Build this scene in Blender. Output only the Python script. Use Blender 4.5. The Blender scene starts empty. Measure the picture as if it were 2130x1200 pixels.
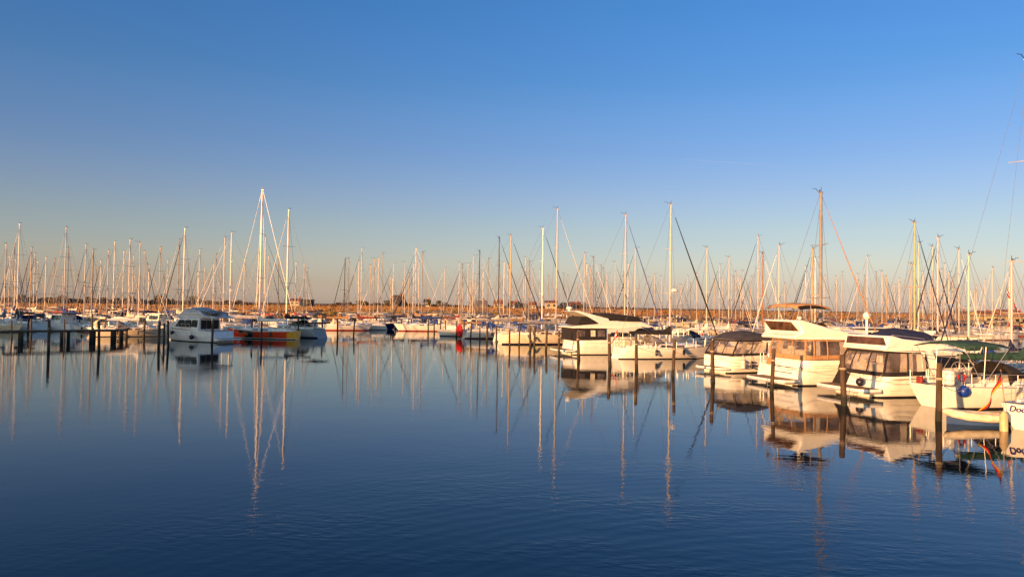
import bpy, math, random
from mathutils import Vector, Matrix
C = bpy.context.scene.collection
SC = bpy.context.scene
R = math.radians

# ------------------------------------------------------------------ camera, sky, sun, exposure
FP = 1560.0                       # focal length in pixels of the 2130 px wide photograph
PIT = math.atan(39.0 / FP)
ROL = 0.0155
CH = 4.0                          # eye height above the water
r0 = Vector((1, 0, 0)); fw = Vector((0, math.cos(PIT), math.sin(PIT))); u0 = Vector((0, -math.sin(PIT), math.cos(PIT)))
cr = r0 * math.cos(ROL) + u0 * math.sin(ROL); cu = -r0 * math.sin(ROL) + u0 * math.cos(ROL)
cam_d = bpy.data.cameras.new('camera'); cam = bpy.data.objects.new('camera', cam_d); C.objects.link(cam)
cam_d.sensor_width = 36.0; cam_d.lens = 36.0 * FP / 2130.0
cam_d.clip_start = 0.1; cam_d.clip_end = 20000
M3 = Matrix((cr, cu, -fw)).transposed()
cam.matrix_world = Matrix.Translation((0, 0, CH)) @ M3.to_4x4()
SC.camera = cam

SUN_EL = R(6.0); SUN_AZ = R(220.0)      # the sun is low, behind the camera and to its left
W = bpy.data.worlds.new('World'); SC.world = W; W.use_nodes = True
nt = W.node_tree; nt.nodes.clear()
out = nt.nodes.new('ShaderNodeOutputWorld'); bg = nt.nodes.new('ShaderNodeBackground')
sky = nt.nodes.new('ShaderNodeTexSky'); sky.sky_type = 'NISHITA'; sky.sun_disc = False
sky.sun_elevation = SUN_EL; sky.sun_rotation = SUN_AZ
sky.altitude = 0; sky.air_density = 1.0; sky.dust_density = 0.4; sky.ozone_density = 4.0
bg.inputs['Strength'].default_value = 0.1
# SKYFIX: graded by height above the horizon, slightly brighter towards the right
tcs = nt.nodes.new('ShaderNodeTexCoord'); sx = nt.nodes.new('ShaderNodeSeparateXYZ'); nt.links.new(tcs.outputs['Generated'], sx.inputs[0])
GR = [(0.0083, (0.635, 0.500, 0.657)), (0.0270, (0.647, 0.432, 0.466)), (0.0582, (0.753, 0.456, 0.403)), (0.1014, (0.760, 0.450, 0.380)), (0.1441, (0.713, 0.430, 0.404)), (0.2037, (0.582, 0.414, 0.431)), (0.2470, (0.511, 0.421, 0.449)), (0.2888, (0.407, 0.411, 0.457)), (0.3291, (0.381, 0.414, 0.483)), (0.3676, (0.345, 0.418, 0.489))]
ramp = nt.nodes.new('ShaderNodeValToRGB'); el_ = ramp.color_ramp.elements
for i_, (z_, c_) in enumerate(GR):
    e_ = el_[i_] if i_ < 2 else el_.new(min(1, z_ * 2.2))
    e_.position = min(1, z_ * 2.2); e_.color = (*c_, 1)
zz_ = nt.nodes.new('ShaderNodeMath'); zz_.operation = 'MULTIPLY'; zz_.inputs[1].default_value = 2.2; nt.links.new(sx.outputs[2], zz_.inputs[0]); nt.links.new(zz_.outputs[0], ramp.inputs[0])
ax_ = nt.nodes.new('ShaderNodeMath'); ax_.operation = 'MULTIPLY_ADD'; ax_.inputs[1].default_value = 0.12; ax_.inputs[2].default_value = 2.0 * (1 + .23 * 0.12); nt.links.new(sx.outputs[0], ax_.inputs[0])
vm_ = nt.nodes.new('ShaderNodeVectorMath'); vm_.operation = 'MULTIPLY'; nt.links.new(sky.outputs[0], vm_.inputs[0]); nt.links.new(ramp.outputs[0], vm_.inputs[1])
vs_ = nt.nodes.new('ShaderNodeVectorMath'); vs_.operation = 'SCALE'; nt.links.new(vm_.outputs[0], vs_.inputs[0]); nt.links.new(ax_.outputs[0], vs_.inputs['Scale'])
# towards the low sun the sky is brighter and warmer than opposite to it
dt_ = nt.nodes.new('ShaderNodeVectorMath'); dt_.operation = 'DOT_PRODUCT'; nt.links.new(tcs.outputs['Generated'], dt_.inputs[0]); dt_.inputs[1].default_value = (math.sin(SUN_AZ), math.cos(SUN_AZ), 0.25)
mr_ = nt.nodes.new('ShaderNodeMapRange'); mr_.inputs[1].default_value = -.1; mr_.inputs[2].default_value = .9; nt.links.new(dt_.outputs['Value'], mr_.inputs[0])
wb_ = nt.nodes.new('ShaderNodeVectorMath'); wb_.operation = 'MULTIPLY'; wb_.inputs[1].default_value = (2.9, 2.0, 1.3); nt.links.new(sky.outputs[0], wb_.inputs[0])
mx_ = nt.nodes.new('ShaderNodeMix'); mx_.data_type = 'RGBA'; nt.links.new(mr_.outputs[0], mx_.inputs[0]); nt.links.new(vs_.outputs[0], mx_.inputs[6]); nt.links.new(wb_.outputs[0], mx_.inputs[7])
nt.links.new(mx_.outputs[2], bg.inputs['Color']); nt.links.new(bg.outputs[0], out.inputs[0])

sun_d = bpy.data.lights.new('sun', 'SUN'); sun_d.energy = 5.0; sun_d.angle = R(0.6); sun_d.color = (1.0, 0.48, 0.185)
sun = bpy.data.objects.new('sun', sun_d); C.objects.link(sun)
tosun = Vector((math.sin(SUN_AZ) * math.cos(SUN_EL), math.cos(SUN_AZ) * math.cos(SUN_EL), math.sin(SUN_EL)))
sun.rotation_euler = tosun.to_track_quat('Z', 'Y').to_euler()
SC.view_settings.view_transform = 'Standard'; SC.view_settings.look = 'None'
SC.view_settings.exposure = 1.25; SC.view_settings.gamma = 1.0

# ------------------------------------------------------------------ photo pixel -> world
def ray(px, py): return fw + cr * ((px - 1065) / FP) - cu * ((py - 600) / FP)
def at(px, py, D):                 # the point at forward distance D seen at this pixel
    d = ray(px, py); t = D / d.y
    return Vector((d.x * t, D, CH + d.z * t))
def ground(px, py, z=0.0):
    d = ray(px, py); t = (z - CH) / d.z
    return Vector((d.x * t, d.y * t, z))
def hor(px): return 639 + ROL * (px - 1065)

# ------------------------------------------------------------------ materials
MT = {}
def mat(name, col, rough=0.5, metal=0.0, var=0.12, scale=3.0, col2=None, bump=0.0, alpha=1.0, ior=1.45, coat=0.0, streak=False, spec=0.5):
    m = bpy.data.materials.new(name); m.use_nodes = True; n = m.node_tree.nodes; l = m.node_tree.links
    p = n['Principled BSDF']
    p.inputs['Roughness'].default_value = rough; p.inputs['Metallic'].default_value = metal
    p.inputs['IOR'].default_value = ior; p.inputs['Coat Weight'].default_value = coat
    p.inputs['Specular IOR Level'].default_value = spec
    tc = n.new('ShaderNodeTexCoord'); mp = n.new('ShaderNodeMapping'); no = n.new('ShaderNodeTexNoise')
    mp.inputs['Scale'].default_value = (1, 1, 0.15) if streak else (1, 1, 1)
    no.inputs['Scale'].default_value = scale; no.inputs['Detail'].default_value = 5
    cr_ = n.new('ShaderNodeValToRGB')
    c2 = col2 if col2 else tuple(max(0, c * (1 - var * 2.2)) for c in col)
    cr_.color_ramp.elements[0].position = 0.35; cr_.color_ramp.elements[1].position = 0.62
    cr_.color_ramp.elements[0].color = (*c2, 1); cr_.color_ramp.elements[1].color = (*col, 1)
    l.new(tc.outputs['Object'], mp.inputs[0]); l.new(mp.outputs[0], no.inputs['Vector'])
    l.new(no.outputs[0], cr_.inputs[0]); l.new(cr_.outputs[0], p.inputs['Base Color'])
    if bump:
        b = n.new('ShaderNodeBump'); b.inputs['Strength'].default_value = bump; b.inputs['Distance'].default_value = 0.05
        l.new(no.outputs[0], b.inputs['Height']); l.new(b.outputs[0], p.inputs['Normal'])
    if alpha < 1:
        p.inputs['Alpha'].default_value = alpha
    MT[name] = m
    return m
mat('gelcoat', (.80, .78, .72), .25, var=.05, coat=.3)
mat('cream', (.72, .64, .48), .3, var=.06, coat=.2)
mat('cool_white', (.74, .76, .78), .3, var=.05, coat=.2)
mat('grey_paint', (.30, .31, .33), .35, var=.08)
mat('navy_paint', (.015, .03, .10), .25, coat=.4)
mat('green_paint', (.02, .12, .07), .3, coat=.2)
mat('red_paint', (.85, .07, .025), .35, coat=.2)
mat('teal_paint', (.05, .22, .20), .4)
mat('black_paint', (.012, .012, .014), .4)
mat('yellow_paint', (.85, .42, .03), .4, coat=.2)
mat('orange_paint', (.62, .10, .015), .4, coat=.2)
mat('antifoul_black', (.02, .02, .025), .7)
mat('antifoul_red', (.25, .04, .03), .7)
mat('antifoul_blue', (.02, .06, .18), .7)
mat('deck_grey', (.55, .53, .48), .7, var=.1)
mat('teak', (.30, .19, .11), .7, var=.2, scale=8)
mat('canvas_navy', (.012, .022, .075), .9, var=.25, scale=4, bump=.3)
mat('canvas_blue', (.02, .07, .30), .9, var=.25, scale=4, bump=.3)
mat('canvas_black', (.014, .013, .016), .9, var=.25, scale=4, bump=.3)
mat('mast_grey', (.22, .21, .20), .5, metal=.1)
mat('canvas_light', (.42, .43, .45), .9, var=.15, scale=4, bump=.3)
mat('canvas_charcoal', (.05, .05, .06), .9, var=.2, scale=4, bump=.3)
mat('canvas_grey', (.20, .20, .22), .9, var=.2, scale=4, bump=.3)
mat('canvas_cream', (.62, .55, .42), .9, var=.15, scale=4, bump=.3)
mat('canvas_white', (.72, .70, .66), .9, var=.1, scale=4, bump=.3)
mat('canvas_tan', (.38, .22, .11), .9, var=.15, scale=4, bump=.3)
mat('canvas_green', (.018, .065, .052), .9, var=.2, scale=4, bump=.3)
mat('canvas_red', (.30, .04, .03), .9, var=.2, scale=4, bump=.3)
mat('mast_alloy', (.44, .42, .40), .5, metal=.1, var=.04)
mat('mast_white', (.66, .64, .60), .4, var=.03)
mat('mast_gold', (.42, .31, .17), .45, metal=.2, var=.05)
mat('mast_wood', (.27, .11, .04), .5, var=.15)
mat('mast_black', (.03, .03, .035), .4)
mat('wire', (.32, .30, .28), .45, metal=.6)
mat('steel', (.42, .41, .40), .4, metal=.6, var=.04)
mat('glass_dark', (.012, .014, .018), .06, var=.1, coat=.5)
mat('glass_shade', (.008, .010, .014), .25, var=.1, spec=.12)
mat('tint_brown', (.10, .055, .03), .12, var=.3, scale=2)
mat('vinyl_clear', (.30, .25, .25), .10, var=.3, scale=1.6, alpha=.36, bump=.25)
mat('interior', (.40, .31, .22), .7, var=.3, scale=2)
mat('pile_wood', (.085, .055, .032), .85, col2=(.03, .02, .014), scale=7, bump=.8, streak=True)
# piles: a dark wet band with weed just above the water, bleached towards the top
_m = MT['pile_wood']; _n = _m.node_tree.nodes; _l = _m.node_tree.links
_tc = [x for x in _n if x.type == 'TEX_COORD'][0]; _sx = _n.new('ShaderNodeSeparateXYZ'); _l.new(_tc.outputs['Object'], _sx.inputs[0])
_no = _n.new('ShaderNodeTexNoise'); _no.inputs['Scale'].default_value = 6; _l.new(_tc.outputs['Object'], _no.inputs['Vector'])
_ad = _n.new('ShaderNodeMath'); _ad.operation = 'MULTIPLY_ADD'; _ad.inputs[1].default_value = -.5; _l.new(_no.outputs[0], _ad.inputs[0]); _l.new(_sx.outputs[2], _ad.inputs[2])
_mr = _n.new('ShaderNodeMapRange'); _mr.inputs[1].default_value = .08; _mr.inputs[2].default_value = .28; _l.new(_ad.outputs[0], _mr.inputs[0])
_mx = _n.new('ShaderNodeMix'); _mx.data_type = 'RGBA'; _mx.inputs[6].default_value = (.012, .014, .008, 1); _l.new(_mr.outputs[0], _mx.inputs[0])
_bc = [k for k in _l if k.to_socket.name == 'Base Color'][0].from_socket; _l.new(_bc, _mx.inputs[7]); _l.new(_mx.outputs[2], _n['Principled BSDF'].inputs['Base Color'])
mat('plank', (.26, .22, .18), .85, col2=(.14, .115, .09), scale=5, bump=.4)
mat('fender_blue', (.01, .05, .35), .35)
mat('fender_dark', (.012, .014, .03), .4)
mat('fender_white', (.7, .68, .62), .5)
mat('fender_yellow', (.55, .42, .22), .5)
mat('flag_red', (.60, .02, .02), .8)
mat('flag_white', (.75, .73, .70), .8)
mat('flag_black', (.015, .015, .015), .8)
mat('flag_gold', (.75, .42, .02), .8)
mat('lettering', (.03, .02, .16), .5)
mat('rubber_grey', (.36, .36, .36), .6)
mat('rope', (.45, .38, .27), .9)
mat('brick', (.30, .13, .07), .85, var=.25, scale=1.5)
mat('plaster', (.40, .33, .22), .85, var=.12, scale=.8)
mat('plaster_white', (.45, .42, .37), .85, var=.1, scale=.8)
mat('plaster_yellow', (.42, .32, .14), .85, var=.1, scale=.8)
mat('roof_dark', (.05, .04, .04), .8, var=.2, scale=1)
mat('roof_tile', (.24, .075, .035), .8, var=.25, scale=1)
mat('roof_grey', (.16, .15, .15), .8, var=.2, scale=1)

# ------------------------------------------------------------------ mesh builder
class MB:
    def __init__(s): s.v = []; s.f = []; s.m = []; s.k = 0
    def add(s, vs, fs, k=None):
        o = len(s.v); s.v += [tuple(v) for v in vs]; s.f += [tuple(i + o for i in f) for f in fs]
        s.m += [s.k if k is None else k] * len(fs); return s
    def box(s, a, b, k=None):
        x0, y0, z0 = a; x1, y1, z1 = b
        vs = [(x, y, z) for x in (x0, x1) for y in (y0, y1) for z in (z0, z1)]
        return s.add(vs, [(0, 1, 3, 2), (4, 6, 7, 5), (0, 4, 5, 1), (2, 3, 7, 6), (0, 2, 6, 4), (1, 5, 7, 3)], k)
    def tube(s, pts, rad, n=8, k=None, cap=True):
        pts = [Vector(p) for p in pts]
        if not isinstance(rad, (list, tuple)): rad = [rad] * len(pts)
        vs = []; fs = []
        t0 = (pts[1] - pts[0]).normalized()
        a = t0.orthogonal().normalized()
        for i, p in enumerate(pts):
            t = (pts[min(i + 1, len(pts) - 1)] - pts[max(i - 1, 0)]).normalized()
            a = (a - t * a.dot(t))
            a = a.normalized() if a.length > 1e-5 else t.orthogonal().normalized()
            b = t.cross(a)
            for j in range(n):
                g = 2 * math.pi * j / n
                vs.append(p + (a * math.cos(g) + b * math.sin(g)) * rad[i])
        for i in range(len(pts) - 1):
            for j in range(n):
                fs.append((i * n + j, i * n + (j + 1) % n, (i + 1) * n + (j + 1) % n, (i + 1) * n + j))
        if cap:
            fs.append(tuple(range(n - 1, -1, -1))); e = (len(pts) - 1) * n; fs.append(tuple(range(e, e + n)))
        return s.add(vs, fs, k)
    def ball(s, c, r, k=None, n=10, m=7):
        if not isinstance(r, (list, tuple)): r = (r, r, r)
        vs = []; fs = []
        for i in range(1, m):
            g = math.pi * i / m
            for j in range(n):
                h = 2 * math.pi * j / n
                vs.append((c[0] + r[0] * math.sin(g) * math.cos(h), c[1] + r[1] * math.sin(g) * math.sin(h), c[2] + r[2] * math.cos(g)))
        T = len(vs); vs += [(c[0], c[1], c[2] + r[2]), (c[0], c[1], c[2] - r[2])]
        for i in range(m - 2):
            for j in range(n):
                fs.append((i * n + j, (i + 1) * n + j, (i + 1) * n + (j + 1) % n, i * n + (j + 1) % n))
        for j in range(n):
            fs.append((T, j, (j + 1) % n)); e = (m - 2) * n
            fs.append((T + 1, e + (j + 1) % n, e + j))
        return s.add(vs, fs, k)
    def loft(s, loops, k=None, closed=True, cap=True):
        n = len(loops[0]); vs = [p for lp in loops for p in lp]; fs = []
        for i in range(len(loops) - 1):
            for j in range(n if closed else n - 1):
                fs.append((i * n + j, i * n + (j + 1) % n, (i + 1) * n + (j + 1) % n, (i + 1) * n + j))
        if cap:
            fs.append(tuple(range(n - 1, -1, -1))); e = (len(loops) - 1) * n; fs.append(tuple(range(e, e + n)))
        return s.add(vs, fs, k)
    def prism(s, prof, w, k=None):            # side profile (x, z) given the half width w or w(x, z)
        wf = w if callable(w) else (lambda x, z: w)
        n = len(prof)
        vs = [(x, -wf(x, z), z) for x, z in prof] + [(x, wf(x, z), z) for x, z in prof]
        fs = [tuple(range(n - 1, -1, -1)), tuple(range(n, 2 * n))]
        for i in range(n):
            j = (i + 1) % n; fs.append((i, j, n + j, n + i))
        return s.add(vs, fs, k)
    def side(s, prof, w, sgn, th=0.02, k=None):   # thin panel on one flank following w
        wf = w if callable(w) else (lambda x, z: w)
        n = len(prof)
        vs = [(x, sgn * (wf(x, z) - th), z) for x, z in prof] + [(x, sgn * (wf(x, z) + th), z) for x, z in prof]
        fs = [tuple(range(n - 1, -1, -1)), tuple(range(n, 2 * n))]
        for i in range(n):
            j = (i + 1) % n; fs.append((i, j, n + j, n + i))
        return s.add(vs, fs, k)
    def build(s, name, mats, parent=None, bevel=0.0, smooth=True, sharp=35):
        me = bpy.data.meshes.new(name); me.from_pydata(s.v, [], s.f)
        if isinstance(mats, str): mats = [mats]
        for q in mats: me.materials.append(MT[q])
        me.polygons.foreach_set('material_index', [min(x, len(mats) - 1) for x in s.m])
        me.polygons.foreach_set('use_smooth', [smooth] * len(s.f))
        me.update()
        import bmesh
        bm = bmesh.new(); bm.from_mesh(me); bmesh.ops.recalc_face_normals(bm, faces=bm.faces); bm.to_mesh(me); bm.free()
        if smooth: me.set_sharp_from_angle(angle=R(sharp))
        o = bpy.data.objects.new(name, me); C.objects.link(o)
        if parent is not None: o.parent = parent
        if bevel:
            b = o.modifiers.new('bevel', 'BEVEL'); b.width = bevel; b.segments = 2; b.limit_method = 'ANGLE'; b.angle_limit = R(30)
        return o
def pieces(mb, name, mats, parent=None, **kw):
    """build every separate piece of mb as a mesh object of its own"""
    par = list(range(len(mb.v)))
    def fd(i):
        while par[i] != i: par[i] = par[par[i]]; i = par[i]
        return i
    for f in mb.f:
        for j in f[1:]: par[fd(j)] = fd(f[0])
    grp = {}
    for f, k in zip(mb.f, mb.m): grp.setdefault(fd(f[0]), []).append((f, k))
    res = []
    for fs in grp.values():
        m2 = MB(); ix = {}
        for f, k in fs:
            for i in f:
                if i not in ix: ix[i] = len(m2.v); m2.v.append(mb.v[i])
            m2.f.append(tuple(ix[i] for i in f)); m2.m.append(k)
        res.append(m2.build(name, mats, parent, **kw))
    return res
def tag(o, label=None, cat=None, group=None, kind=None):
    if label: o['label'] = label
    if cat: o['category'] = cat
    if group: o['group'] = group
    if kind: o['kind'] = kind
    return o
def thing(name, loc, hd=0.0, label=None, cat=None, group=None):
    """Empty whose local x axis points along heading hd (degrees clockwise from +Y)."""
    o = bpy.data.objects.new(name, None); C.objects.link(o)
    o.location = loc; o.rotation_euler = (0, 0, R(90 - hd)); o.empty_display_size = .3
    return tag(o, label, cat, group)
NUM = ['zeroth', 'first', 'second', 'third', 'fourth', 'fifth', 'sixth', 'seventh', 'eighth', 'ninth', 'tenth', 'eleventh', 'twelfth', 'thirteenth',
       'fourteenth', 'fifteenth', 'sixteenth', 'seventeenth', 'eighteenth', 'nineteenth', 'twentieth']
TENS = ['', '', 'twenty', 'thirty', 'forty', 'fifty', 'sixty', 'seventy', 'eighty', 'ninety', 'hundred']
def ordn(n):
    if n <= 20: return NUM[n]
    t, u = divmod(n, 10)
    return (TENS[t][:-1] + 'ieth') if u == 0 else TENS[t] + '-' + NUM[u]

# ------------------------------------------------------------------ water, land, hills
def node_mat(name):
    m = bpy.data.materials.new(name); m.use_nodes = True; MT[name] = m
    return m, m.node_tree.nodes, m.node_tree.links, m.node_tree.nodes['Principled BSDF']
m, n, l, p = node_mat('water')
p.inputs['Base Color'].default_value = (.001, .010, .022, 1); p.inputs['Roughness'].default_value = .015; p.inputs['IOR'].default_value = 1.315
tc = n.new('ShaderNodeTexCoord')
def noise(scale, detail, mapscale, rot=0):
    mp = n.new('ShaderNodeMapping'); mp.inputs['Scale'].default_value = mapscale; mp.inputs['Rotation'].default_value = (0, 0, rot)
    no = n.new('ShaderNodeTexNoise'); no.inputs['Scale'].default_value = scale; no.inputs['Detail'].default_value = detail
    l.new(tc.outputs['Object'], mp.inputs[0]); l.new(mp.outputs[0], no.inputs['Vector']); return no
def bumpn(h, dist, prev=None, st=1.0):
    b = n.new('ShaderNodeBump'); b.inputs['Strength'].default_value = st; b.inputs['Distance'].default_value = dist
    l.new(h, b.inputs['Height'])
    if prev: l.new(prev.outputs[0], b.inputs['Normal'])
    return b
n1 = noise(.45, 2, (1, 1.2, 1), .3)                        # slow swell
n2 = noise(2.2, 2, (1, 1.6, 1), -.25)                      # small ripples
n3 = noise(7.0, 2, (1, 1.5, 1), .15)                       # fine ripples in patches
pm = noise(.045, 2, (1, 2.2, 1), .2)
rp = n.new('ShaderNodeMapRange'); rp.inputs[1].default_value = .42; rp.inputs[2].default_value = .66; l.new(pm.outputs[0], rp.inputs[0])
mu = n.new('ShaderNodeMath'); mu.operation = 'MULTIPLY'; l.new(n3.outputs[0], mu.inputs[0]); l.new(rp.outputs[0], mu.inputs[1])
b1 = bumpn(n1.outputs[0], .0052); b2 = bumpn(n2.outputs[0], .0011, b1); b3 = bumpn(mu.outputs[0], .0022, b2)
# a light breeze and a spent wake ruffle one patch of the harbour
wv = n.new('ShaderNodeTexWave'); wv.wave_type = 'RINGS'; wv.rings_direction = 'SPHERICAL'; wv.inputs['Scale'].default_value = .75; wv.inputs['Distortion'].default_value = 3.5; wv.inputs['Detail'].default_value = 2.5; wv.inputs['Detail Scale'].default_value = 1.3
mw = n.new('ShaderNodeMapping'); mw.inputs['Location'].default_value = (-6.0, -4.5, 0); l.new(tc.outputs['Object'], mw.inputs[0]); l.new(mw.outputs[0], wv.inputs['Vector'])
n4 = noise(3.4, 3, (1, 1.9, 1), .5)
sd = n.new('ShaderNodeVectorMath'); sd.operation = 'DISTANCE'; sd.inputs[1].default_value = (2.5, 11.0, 0); l.new(tc.outputs['Object'], sd.inputs[0])
md = n.new('ShaderNodeMapRange'); md.inputs[1].default_value = 13.0; md.inputs[2].default_value = 1.5; l.new(sd.outputs['Value'], md.inputs[0])
pm2 = noise(.22, 3, (1, 1.8, 1), .7); mp2 = n.new('ShaderNodeMapRange'); mp2.inputs[1].default_value = .40; mp2.inputs[2].default_value = .62; l.new(pm2.outputs[0], mp2.inputs[0])
mm1 = n.new('ShaderNodeMath'); mm1.operation = 'MULTIPLY'; l.new(md.outputs[0], mm1.inputs[0]); l.new(mp2.outputs[0], mm1.inputs[1])
mm2 = n.new('ShaderNodeMath'); mm2.operation = 'MULTIPLY'; l.new(mm1.outputs[0], mm2.inputs[0]); l.new(n4.outputs[0], mm2.inputs[1])
mm3 = n.new('ShaderNodeMath'); mm3.operation = 'MULTIPLY'; l.new(md.outputs[0], mm3.inputs[0]); l.new(wv.outputs[1], mm3.inputs[1])
b4 = bumpn(mm2.outputs[0], .016, b3); b5 = bumpn(mm3.outputs[0], .0014, b4); b3 = b5
df = n.new('ShaderNodeBsdfDiffuse'); df.inputs['Color'].default_value = (.0005, .004, .012, 1)
gl = n.new('ShaderNodeBsdfGlossy'); gl.inputs['Color'].default_value = (.88, .94, .98, 1); gl.inputs['Roughness'].default_value = .0
fr = n.new('ShaderNodeFresnel'); fr.inputs['IOR'].default_value = 1.325; mxs = n.new('ShaderNodeMixShader')
l.new(fr.outputs[0], mxs.inputs[0]); l.new(df.outputs[0], mxs.inputs[1]); l.new(gl.outputs[0], mxs.inputs[2])
for q_ in (df, gl, fr): l.new(b3.outputs[0], q_.inputs['Normal'])
l.new(mxs.outputs[0], n['Material Output'].inputs[0])
mb = MB(); mb.add([(-3000, -60, 0), (3000, -60, 0), (3000, 9000, 0), (-3000, 9000, 0)], [(0, 1, 2, 3)])
tag(mb.build('water', 'water'), kind='structure')

m, n, l, p = node_mat('reed_field')
tc = n.new('ShaderNodeTexCoord'); p.inputs['Roughness'].default_value = 1
a = noise(.02, 6, (1, 4, 1)); b = noise(.35, 4, (1, 1, 1))
c1 = n.new('ShaderNodeValToRGB'); e = c1.color_ramp.elements
e[0].position = .36; e[0].color = (.10, .085, .03, 1); e[1].position = .66; e[1].color = (.34, .19, .065, 1)
q = e.new(.5); q.color = (.24, .13, .05, 1)
l.new(a.outputs[0], c1.inputs[0])
c2 = n.new('ShaderNodeMix'); c2.data_type = 'RGBA'; c2.blend_type = 'MULTIPLY'; c2.inputs[0].default_value = .55
c3 = n.new('ShaderNodeValToRGB'); c3.color_ramp.elements[0].position = .3; c3.color_ramp.elements[1].position = .6
c3.color_ramp.elements[0].color = (.35, .35, .35, 1)
l.new(b.outputs[0], c3.inputs[0]); l.new(c1.outputs[0], c2.inputs[6]); l.new(c3.outputs[0], c2.inputs[7]); l.new(c2.outputs[2], p.inputs['Base Color'])

rnd = random.Random(7)
def land(name, xs, y0f, y1, hf, m, ny=14, pw=.6):
    mb = MB(); nx = len(xs); vs = []; fs = []
    for j in range(ny + 1):
        t = j / ny
        for x in xs:
            ya = y0f(x); y = ya + (y1 - ya) * t ** 1.6
            h = -.4 if j == 0 else hf(x, y) * min(1, (t * 2.2) ** pw) + rnd.uniform(-.12, .12)
            vs.append((x, y, h))
    for j in range(ny):
        for i in range(nx - 1):
            o = j * nx + i; fs.append((o, o + 1, o + nx + 1, o + nx))
    mb.add(vs, fs); return tag(mb.build(name, m, sharp=180), kind='structure')
land('reed_field', [-420 + i * 5 for i in range(165)], lambda x: 212 + 14 * math.sin(x * .021) + 6 * math.sin(x * .09) + max(0, -x - 60) * .1, 700,
     lambda x, y: 3.55 + .3 * math.sin(x * .013) + (0 if x < 260 else -(x - 260) * .02), 'reed_field')
mat('far_shore', (.20, .16, .13), 1, var=.2, scale=.01)
land('far_shore', [-2600 + i * 40 for i in range(140)], lambda x: 1900 + 200 * math.sin(x * .002), 2600,
     lambda x, y: 6.5 + 1.2 * math.sin(x * .004) + .8 * math.sin(x * .021), 'far_shore', ny=5)

# far-off hedges and scrub along the crest of the field: one mass
mat('scrub', (.075, .05, .028), 1, var=.3, scale=.4)
mb = MB()
def clumps(mb, x0, x1, D, h0, zb, cnt, sz=.5):
    for i in range(cnt):
        px = rnd.uniform(x0, x1); P = at(px, 600, D + rnd.uniform(-6, 10))
        hh = h0 * (.45 + .55 * abs(math.sin(px * .11) * math.cos(px * .043 + 1)) + rnd.uniform(-.1, .1))
        z = zb + rnd.random() * hh
        c = Vector((P.x, P.y, z)); s_ = sz * rnd.uniform(.5, 1.3)
        ax = Vector((rnd.uniform(-1, 1), rnd.uniform(-1, 1), rnd.uniform(-1, 1))).normalized(); bx = ax.orthogonal().normalized() * s_; cx = ax.cross(bx).normalized() * s_
        mb.add([c + bx, c + cx, c - bx, c - cx], [(0, 1, 2, 3)])
clumps(mb, -60, 350, 300, 2.9, 2.8, 2600, .7)
clumps(mb, 350, 520, 320, 2.2, 2.9, 900, .7)
clumps(mb, 520, 700, 340, 1.2, 3.0, 600, .6)
clumps(mb, 700, 990, 420, 2.0, 3.2, 1500, .8)
clumps(mb, 1000, 1320, 430, 2.0, 3.2, 1500, .8)
clumps(mb, 1320, 1800, 470, 1.5, 3.0, 1500, .8)
tag(mb.build('scrub', 'scrub', smooth=False), 'dark brown scrub and hedges along the far field', 'scrub', kind='stuff')

# dry reeds standing on the whole field: nobody could count them
m, n, l, p = node_mat('dry_reed')
p.inputs['Roughness'].default_value = .9
tc = n.new('ShaderNodeTexCoord'); a = noise(.016, 4, (1, 5, .2)); b = noise(.5, 3, (1, 1, .4))
c1 = n.new('ShaderNodeValToRGB'); e = c1.color_ramp.elements
e[0].position = .38; e[0].color = (.12, .10, .03, 1); e[1].position = .62; e[1].color = (.27, .13, .04, 1)
q = e.new(.48); q.color = (.22, .115, .035, 1); q = e.new(.55); q.color = (.17, .075, .03, 1)
l.new(a.outputs[0], c1.inputs[0])
c2 = n.new('ShaderNodeMix'); c2.data_type = 'RGBA'; c2.blend_type = 'MULTIPLY'; c2.inputs[0].default_value = .28
c3 = n.new('ShaderNodeValToRGB'); c3.color_ramp.elements[0].position = .35; c3.color_ramp.elements[1].position = .6; c3.color_ramp.elements[0].color = (.4, .4, .4, 1)
l.new(b.outputs[0], c3.inputs[0]); l.new(c1.outputs[0], c2.inputs[6]); l.new(c3.outputs[0], c2.inputs[7]); l.new(c2.outputs[2], p.inputs['Base Color'])
mb = MB()
def fieldz(x, y):
    ya = 212 + 14 * math.sin(x * .021) + 6 * math.sin(x * .09) + max(0, -x - 60) * .1
    if y < ya: return -.5
    t = ((y - ya) / (700 - ya)) ** (1 / 1.6)
    return (3.55 + .3 * math.sin(x * .013) + (0 if x < 260 else -(x - 260) * .02)) * min(1, (t * 2.2) ** .6)
for i in range(40000):
    y = 206 + 240 * rnd.random() ** 1.7; x = rnd.uniform(-.75, .72) * y
    z = fieldz(x, y)
    if z < 0: z = 0; 
    if y < 212 and rnd.random() < .5: continue
    if z + 1 > 4.6: continue
    w_ = rnd.uniform(.4, 1.1); h_ = rnd.uniform(.2, .5); g = rnd.uniform(-.7, .7); cx_, sx_ = math.cos(g) * w_ / 2, math.sin(g) * w_ / 2; tl = rnd.uniform(-.15, .15)
    mb.add([(x - cx_, y - sx_, z - .2), (x + cx_, y + sx_, z - .2), (x + cx_ * .8 + tl, y + sx_, z + h_ * rnd.uniform(.7, 1)), (x + tl, y, z + h_ * 1.1), (x - cx_ * .8 + tl, y - sx_, z + h_ * rnd.uniform(.6, 1))], [(0, 1, 2, 3, 4)])
tag(mb.build('dry_reeds', 'dry_reed', smooth=False), 'golden brown dry reeds covering the far field', 'reeds', kind='stuff')

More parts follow.
